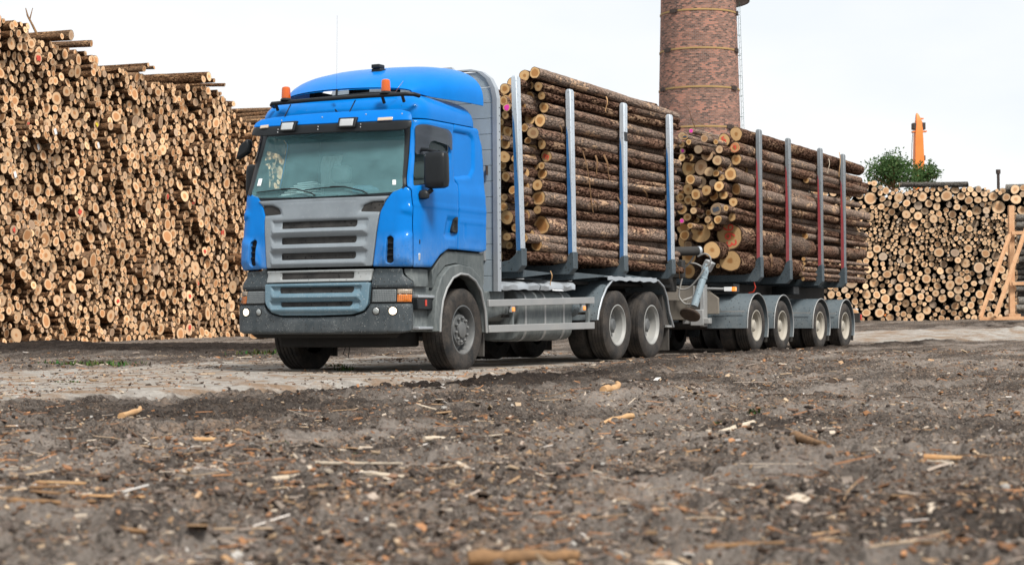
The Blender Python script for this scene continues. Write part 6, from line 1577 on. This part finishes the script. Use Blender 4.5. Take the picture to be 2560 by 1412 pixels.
def clod(g, x, y, z, d, V, F, T):
    r = min(.009 * math.exp(g.normal(0, .6)) * (1 + .03 * d), .022); k = len(V); sc = g.uniform(.6, 1.3, 3) * (1, 1, .7); a = g.uniform(0, 6.28)
    col = np.array((.075, .062, .054)) * g.uniform(.5, 2.4) if g.random() < .95 else np.array((.42, .40, .37)) * g.uniform(.5, 1)
    for p in ICO:
        q = np.array(p) * g.uniform(.65, 1.25) * sc * r
        V.append((x + q[0] * math.cos(a) - q[1] * math.sin(a), y + q[0] * math.sin(a) + q[1] * math.cos(a), z + q[2] + r * .2)); T.append((*col, 1))
    F.extend(tuple(i + k for i in f) for f in ICF)
scatter(60000, 'bark_chips', 'loose bark chips and wood flakes strewn over the mud', chip_mat, chip, 71)
scatter(12000, 'wood_splinters', 'thin twigs and splinters littering the yard', chip_mat, twiglet, 72)
scatter(20000, 'mud_clods', 'small dark clods and pebbles on the muddy ground', clod_mat, clod, 73)
def grass(spots, seed):
    g = np.random.default_rng(seed); V, F, T = [], [], []
    for x, y, r, n, hh in spots:
        for k in range(n):
            q = g.normal(0, r * .5, 2); px_, py_ = x + q[0], y + q[1]; z = gz(px_, py_); a = g.uniform(0, 6.28); h = hh * g.uniform(.2, 1.1); w = .006 + .08 * h; l = g.uniform(.3, 1.) * h; i = len(V)
            u = np.array((math.cos(a), math.sin(a), 0)); v = np.array((-u[1], u[0], 0)); b = np.array((px_, py_, z - .01))
            V += [tuple(b - v * w), tuple(b + v * w), tuple(b + u * l * .5 + v * w * .7 + (0, 0, h * .7)), tuple(b + u * l * .5 - v * w * .7 + (0, 0, h * .7)), tuple(b + u * l + (0, 0, h))]
            F += [(i, i + 1, i + 2, i + 3), (i + 3, i + 2, i + 4)]; c = (.05 * g.uniform(.6, 1.8), .085 * g.uniform(.6, 1.5), .032, 1); T += [c] * 5
    me = bpy.data.meshes.new('grass'); me.from_pydata(V, [], F); me.materials.append(chip_mat)
    me.attributes.new('tone', 'FLOAT_COLOR', 'POINT').data.foreach_set('color', np.array(T, dtype=np.float32).ravel())
    o = bpy.data.objects.new('grass', me); COL.objects.link(o); tag(o, 'sparse low green weeds along the gravel track', 'grass', kind='stuff')
def gp(px_, d): q = W((px_ - 1280) / 4700 * d, d); return q[0], q[1]
grass([(*gp(230, 27.), .55, 420, .10), (*gp(165, 28.), .30, 120, .07), (*gp(190, 27.5), .25, 90, .06), (*gp(665, 33.), .45, 200, .09), (*gp(860, 24.), .12, 70, .07), (*gp(835, 26.), .2, 60, .06), (*gp(850, 9.5), .10, 50, .02), (*gp(600, 9.6), .10, 40, .015), (*gp(700, 9.8), .08, 40, .02), (*gp(1790, 12.3), .04, 30, .03), (*gp(1880, 12.8), .05, 40, .05), (*gp(175, 19.5), .12, 50, .03)], 81)

# ---- single sticks, slabs and scraps
SL = [('slim tan stick lying at a slant on the mud left of the lorry front', .022, 'stick_tan'), ('short thick split log piece in the near foreground', .022, 'stick_dark'), ('pale peeled branch in the near foreground, right of the split log piece', .012, 'stick_pale'), ('thick orange-brown branch with knots lying in front on the right', .013, 'stick_tan'), ('curved pale stick at the bottom edge of the foreground', .009, 'stick_pale'),
      ('long thin grey pole lying across the mud ahead of the lorry', .009, 'stick_pale'), ('pale bark slab behind the thin grey pole', .014, 'stick_pale'), ('curved pale stick with a green sprig, mid-yard below the trailer', .022, 'stick_pale'), ('dark orange-edged bark piece below the trailer wheels', .022, 'stick_dark'), ('tan bark piece lying just ahead of the rear lorry wheels', .035, 'stick_tan'),
      ('long pale pole pieces ahead of the driver-side front wheel', .013, 'stick_pale'), None, ('small upright grey twig ahead of the lorry', .01, 'stick_pale'), ('white-grey slab lying right of the thin grey pole', .014, 'stick_pale'), ('red-brown bark chunk beside the thin grey pole', .016, 'stick_tan'), ('dark flat stick in the bark heap on the left', .011, 'stick_dark'), ('slim pinkish stick in the middle of the yard', .008, 'stick_tan'), ('long low stick half buried on the right', .010, 'stick_dark'),
      ('short pale stick close to the orange-brown branch', .009, 'stick_pale'), ('pale orange bark piece, mid-yard centre', .018, 'stick_tan'), ('flat orange stick in the band of chips ahead of the lorry', .012, 'stick_tan'), ('pale twig along the long pale pole', .007, 'stick_pale'), ('small dark stick, lower left foreground', .008, 'stick_dark'), ('thin brown stick at the right of the peeled branch', .007, 'stick_dark'), ('long thin dark stick, lower right foreground', .008, 'stick_dark'), ('short stick, bottom left foreground', .008, 'stick_tan')]
g_ = np.random.default_rng(5)
for spec, (a, b) in zip(SL, D['sticks']):
    if not spec: continue
    lab, r, m = spec; pts = []; n = 9; d = Vector((b[0] - a[0], b[1] - a[1])); side = Vector((-d.y, d.x)).normalized(); cv = g_.normal(0, .03) * d.length
    if d.length > 1.2: d = d.normalized() * 1.2
    hs = [gz(a[0] + d.x * k / (n - 1), a[1] + d.y * k / (n - 1)) for k in range(n)]; h0, h1 = max(hs[:4]), max(hs[5:])
    for k in range(n):
        u = k / (n - 1); x, y = a[0] + d.x * u + side.x * cv * math.sin(3.1 * u), a[1] + d.y * u + side.y * cv * math.sin(3.1 * u)
        pts.append((x, y, h0 + (h1 - h0) * u + r * (.35 + g_.normal(0, .12))))
    o = MB().tube(pts, [r * (1.15 - .5 * k / (n - 1)) * g_.uniform(.8, 1.2) for k in range(n)], 9).build('stick', M[m], smooth=60); tag(o, lab, 'stick')
PLK = [('white plank scrap on the bark heap, nearest the left edge', .05, .020), ('white broken board leaning on the bark heap', .075, .018), ('small white chip of board right of the bark heap', .05, .014), ('white scrap lying near the rear lorry wheels', .10, .03), ('crumpled white paper scrap, mid-yard', .035, .022), ('pale round pebble in the near foreground', .012, .010), ('pale plank end in the bark heap', .04, .012)]
for (lab, L, w), (x, y) in zip(PLK, D['planks']):
    a = g_.uniform(0, 3.1); z = gz(x, y); u, v = Vector((math.cos(a), math.sin(a), .25)), Vector((-math.sin(a), math.cos(a), 0))
    c = Vector((x, y, z + .012)); vs = []
    for h in (0, .006):
        for s1, s2 in ((-1, -.8), (1, -1), (.85, 1), (-1.1, .9)): vs.append(c + u * (s1 * L) + v * (s2 * w) + Vector((0, 0, h)))
    o = MB().add(vs, [(3, 2, 1, 0), (4, 5, 6, 7), (0, 1, 5, 4), (1, 2, 6, 5), (2, 3, 7, 6), (3, 0, 4, 7)]).build('board_scrap' if 'pebble' not in lab else 'pebble', M['white_scrap'] if 'white' in lab else M['stick_pale'], bevel=.002)
    tag(o, lab, 'scrap' if 'pebble' not in lab else 'pebble')
x, y = D['planks'][6]
for k in range(9):
    a = g_.uniform(-.5, .5); px_, py_ = x + g_.normal(0, .10), y + g_.normal(0, .14); z = gz(px_, py_) + .01 + .006 * k; L = g_.uniform(.06, .13)
    o = MB().bar((px_ - L * math.cos(a), py_ - L * math.sin(a), z), (px_ + L * math.cos(a), py_ + L * math.sin(a), z + g_.normal(0, .012)), g_.uniform(.02, .04), .008).build('bark_piece', M['stick_dark' if k % 3 else 'stick_tan'], bevel=.003)
    tag(o, 'bark piece in the small heap on the left foreground, %s from the bottom' % ORD[k].replace('topmost', 'first'), 'bark piece', 'pieces of bark in the left foreground heap')

# ================================================================== sky, light, camera
EL, AZ = R(48), math.atan2(.62, -.78)       # a soft high sun from behind the photographer, over the driver's side
SUN = Vector((.62, -.42, .95)).normalized()
w = bpy.data.worlds.new('World'); scene.world = w; w.use_nodes = True; nt = w.node_tree; nt.nodes.clear()
def N(ty): return nt.nodes.new(ty)
sky = N('ShaderNodeTexSky'); sky.sky_type = 'NISHITA'; sky.sun_disc = False
sky.sun_elevation = math.asin(SUN.z); sky.sun_rotation = math.atan2(SUN.x, SUN.y)
tc = N('ShaderNodeTexCoord'); mp = N('ShaderNodeMapping'); mp.inputs['Scale'].default_value = (1, 1, 2.5); nz = N('ShaderNodeTexNoise'); nz.inputs['Scale'].default_value = 2.2; nz.inputs['Detail'].default_value = 5
nt.links.new(tc.outputs['Generated'], mp.inputs[0]); nt.links.new(mp.outputs[0], nz.inputs['Vector'])
rp = N('ShaderNodeValToRGB'); rp.color_ramp.elements[0].position = .35; rp.color_ramp.elements[0].color = (.90, .90, .90, 1); rp.color_ramp.elements[1].position = .62; rp.color_ramp.elements[1].color = (.97, .97, .97, 1)
nt.links.new(nz.outputs['Fac'], rp.inputs[0])
mxn = N('ShaderNodeMix'); mxn.data_type = 'RGBA'; nt.links.new(rp.outputs[0], mxn.inputs[0]); nt.links.new(sky.outputs[0], mxn.inputs[6]); nz2 = N('ShaderNodeTexNoise'); nz2.inputs['Scale'].default_value = 3.1; nz2.inputs['Detail'].default_value = 6; nt.links.new(mp.outputs[0], nz2.inputs['Vector'])
rp2 = N('ShaderNodeValToRGB'); rp2.color_ramp.elements[0].position = .40; rp2.color_ramp.elements[0].color = (CLOUD * .885, CLOUD * .925, CLOUD * .965, 1); rp2.color_ramp.elements[1].position = .60; rp2.color_ramp.elements[1].color = (CLOUD, CLOUD * 1.005, CLOUD * 1.01, 1)
nt.links.new(nz2.outputs['Fac'], rp2.inputs[0]); nt.links.new(rp2.outputs[0], mxn.inputs[7])
bg = N('ShaderNodeBackground'); bg.inputs['Strength'].default_value = .1; nt.links.new(mxn.outputs[2], bg.inputs[0]); ow = N('ShaderNodeOutputWorld'); nt.links.new(bg.outputs[0], ow.inputs[0])
sl = bpy.data.lights.new('sun', 'SUN'); sl.energy = SUN_E; sl.angle = R(14); sl.color = (1., .95, .88)
so = bpy.data.objects.new('sun', sl); COL.objects.link(so); so.rotation_euler = (-SUN).to_track_quat('-Z', 'Y').to_euler()
cam = bpy.data.cameras.new('camera'); co = bpy.data.objects.new('camera', cam); COL.objects.link(co); scene.camera = co
cam.sensor_width = 36.; cam.lens = 4700 / 2560 * 36; cam.clip_start = .05; cam.clip_end = 3000
th = PITCH; r0 = Vector((CY, SY, 0)); u0 = Vector((SY * math.sin(th), -CY * math.sin(th), math.cos(th))); f0 = Vector((-SY * math.cos(th), CY * math.cos(th), math.sin(th)))
rt = math.cos(ROLL) * r0 - math.sin(ROLL) * u0; up = math.sin(ROLL) * r0 + math.cos(ROLL) * u0
co.matrix_world = Matrix(((rt.x, up.x, -f0.x, CAM[0]), (rt.y, up.y, -f0.y, CAM[1]), (rt.z, up.z, -f0.z, CAM[2]), (0, 0, 0, 1)))
cam.dof.use_dof = True; cam.dof.focus_distance = 27.; cam.dof.aperture_fstop = 4.2
vs = scene.view_settings; vs.view_transform = 'Standard'; vs.look = 'None'; vs.exposure = EXPO; vs.gamma = 1.
scene.cycles.max_bounces = 6; scene.cycles.diffuse_bounces = 3; scene.cycles.transparent_max_bounces = 10
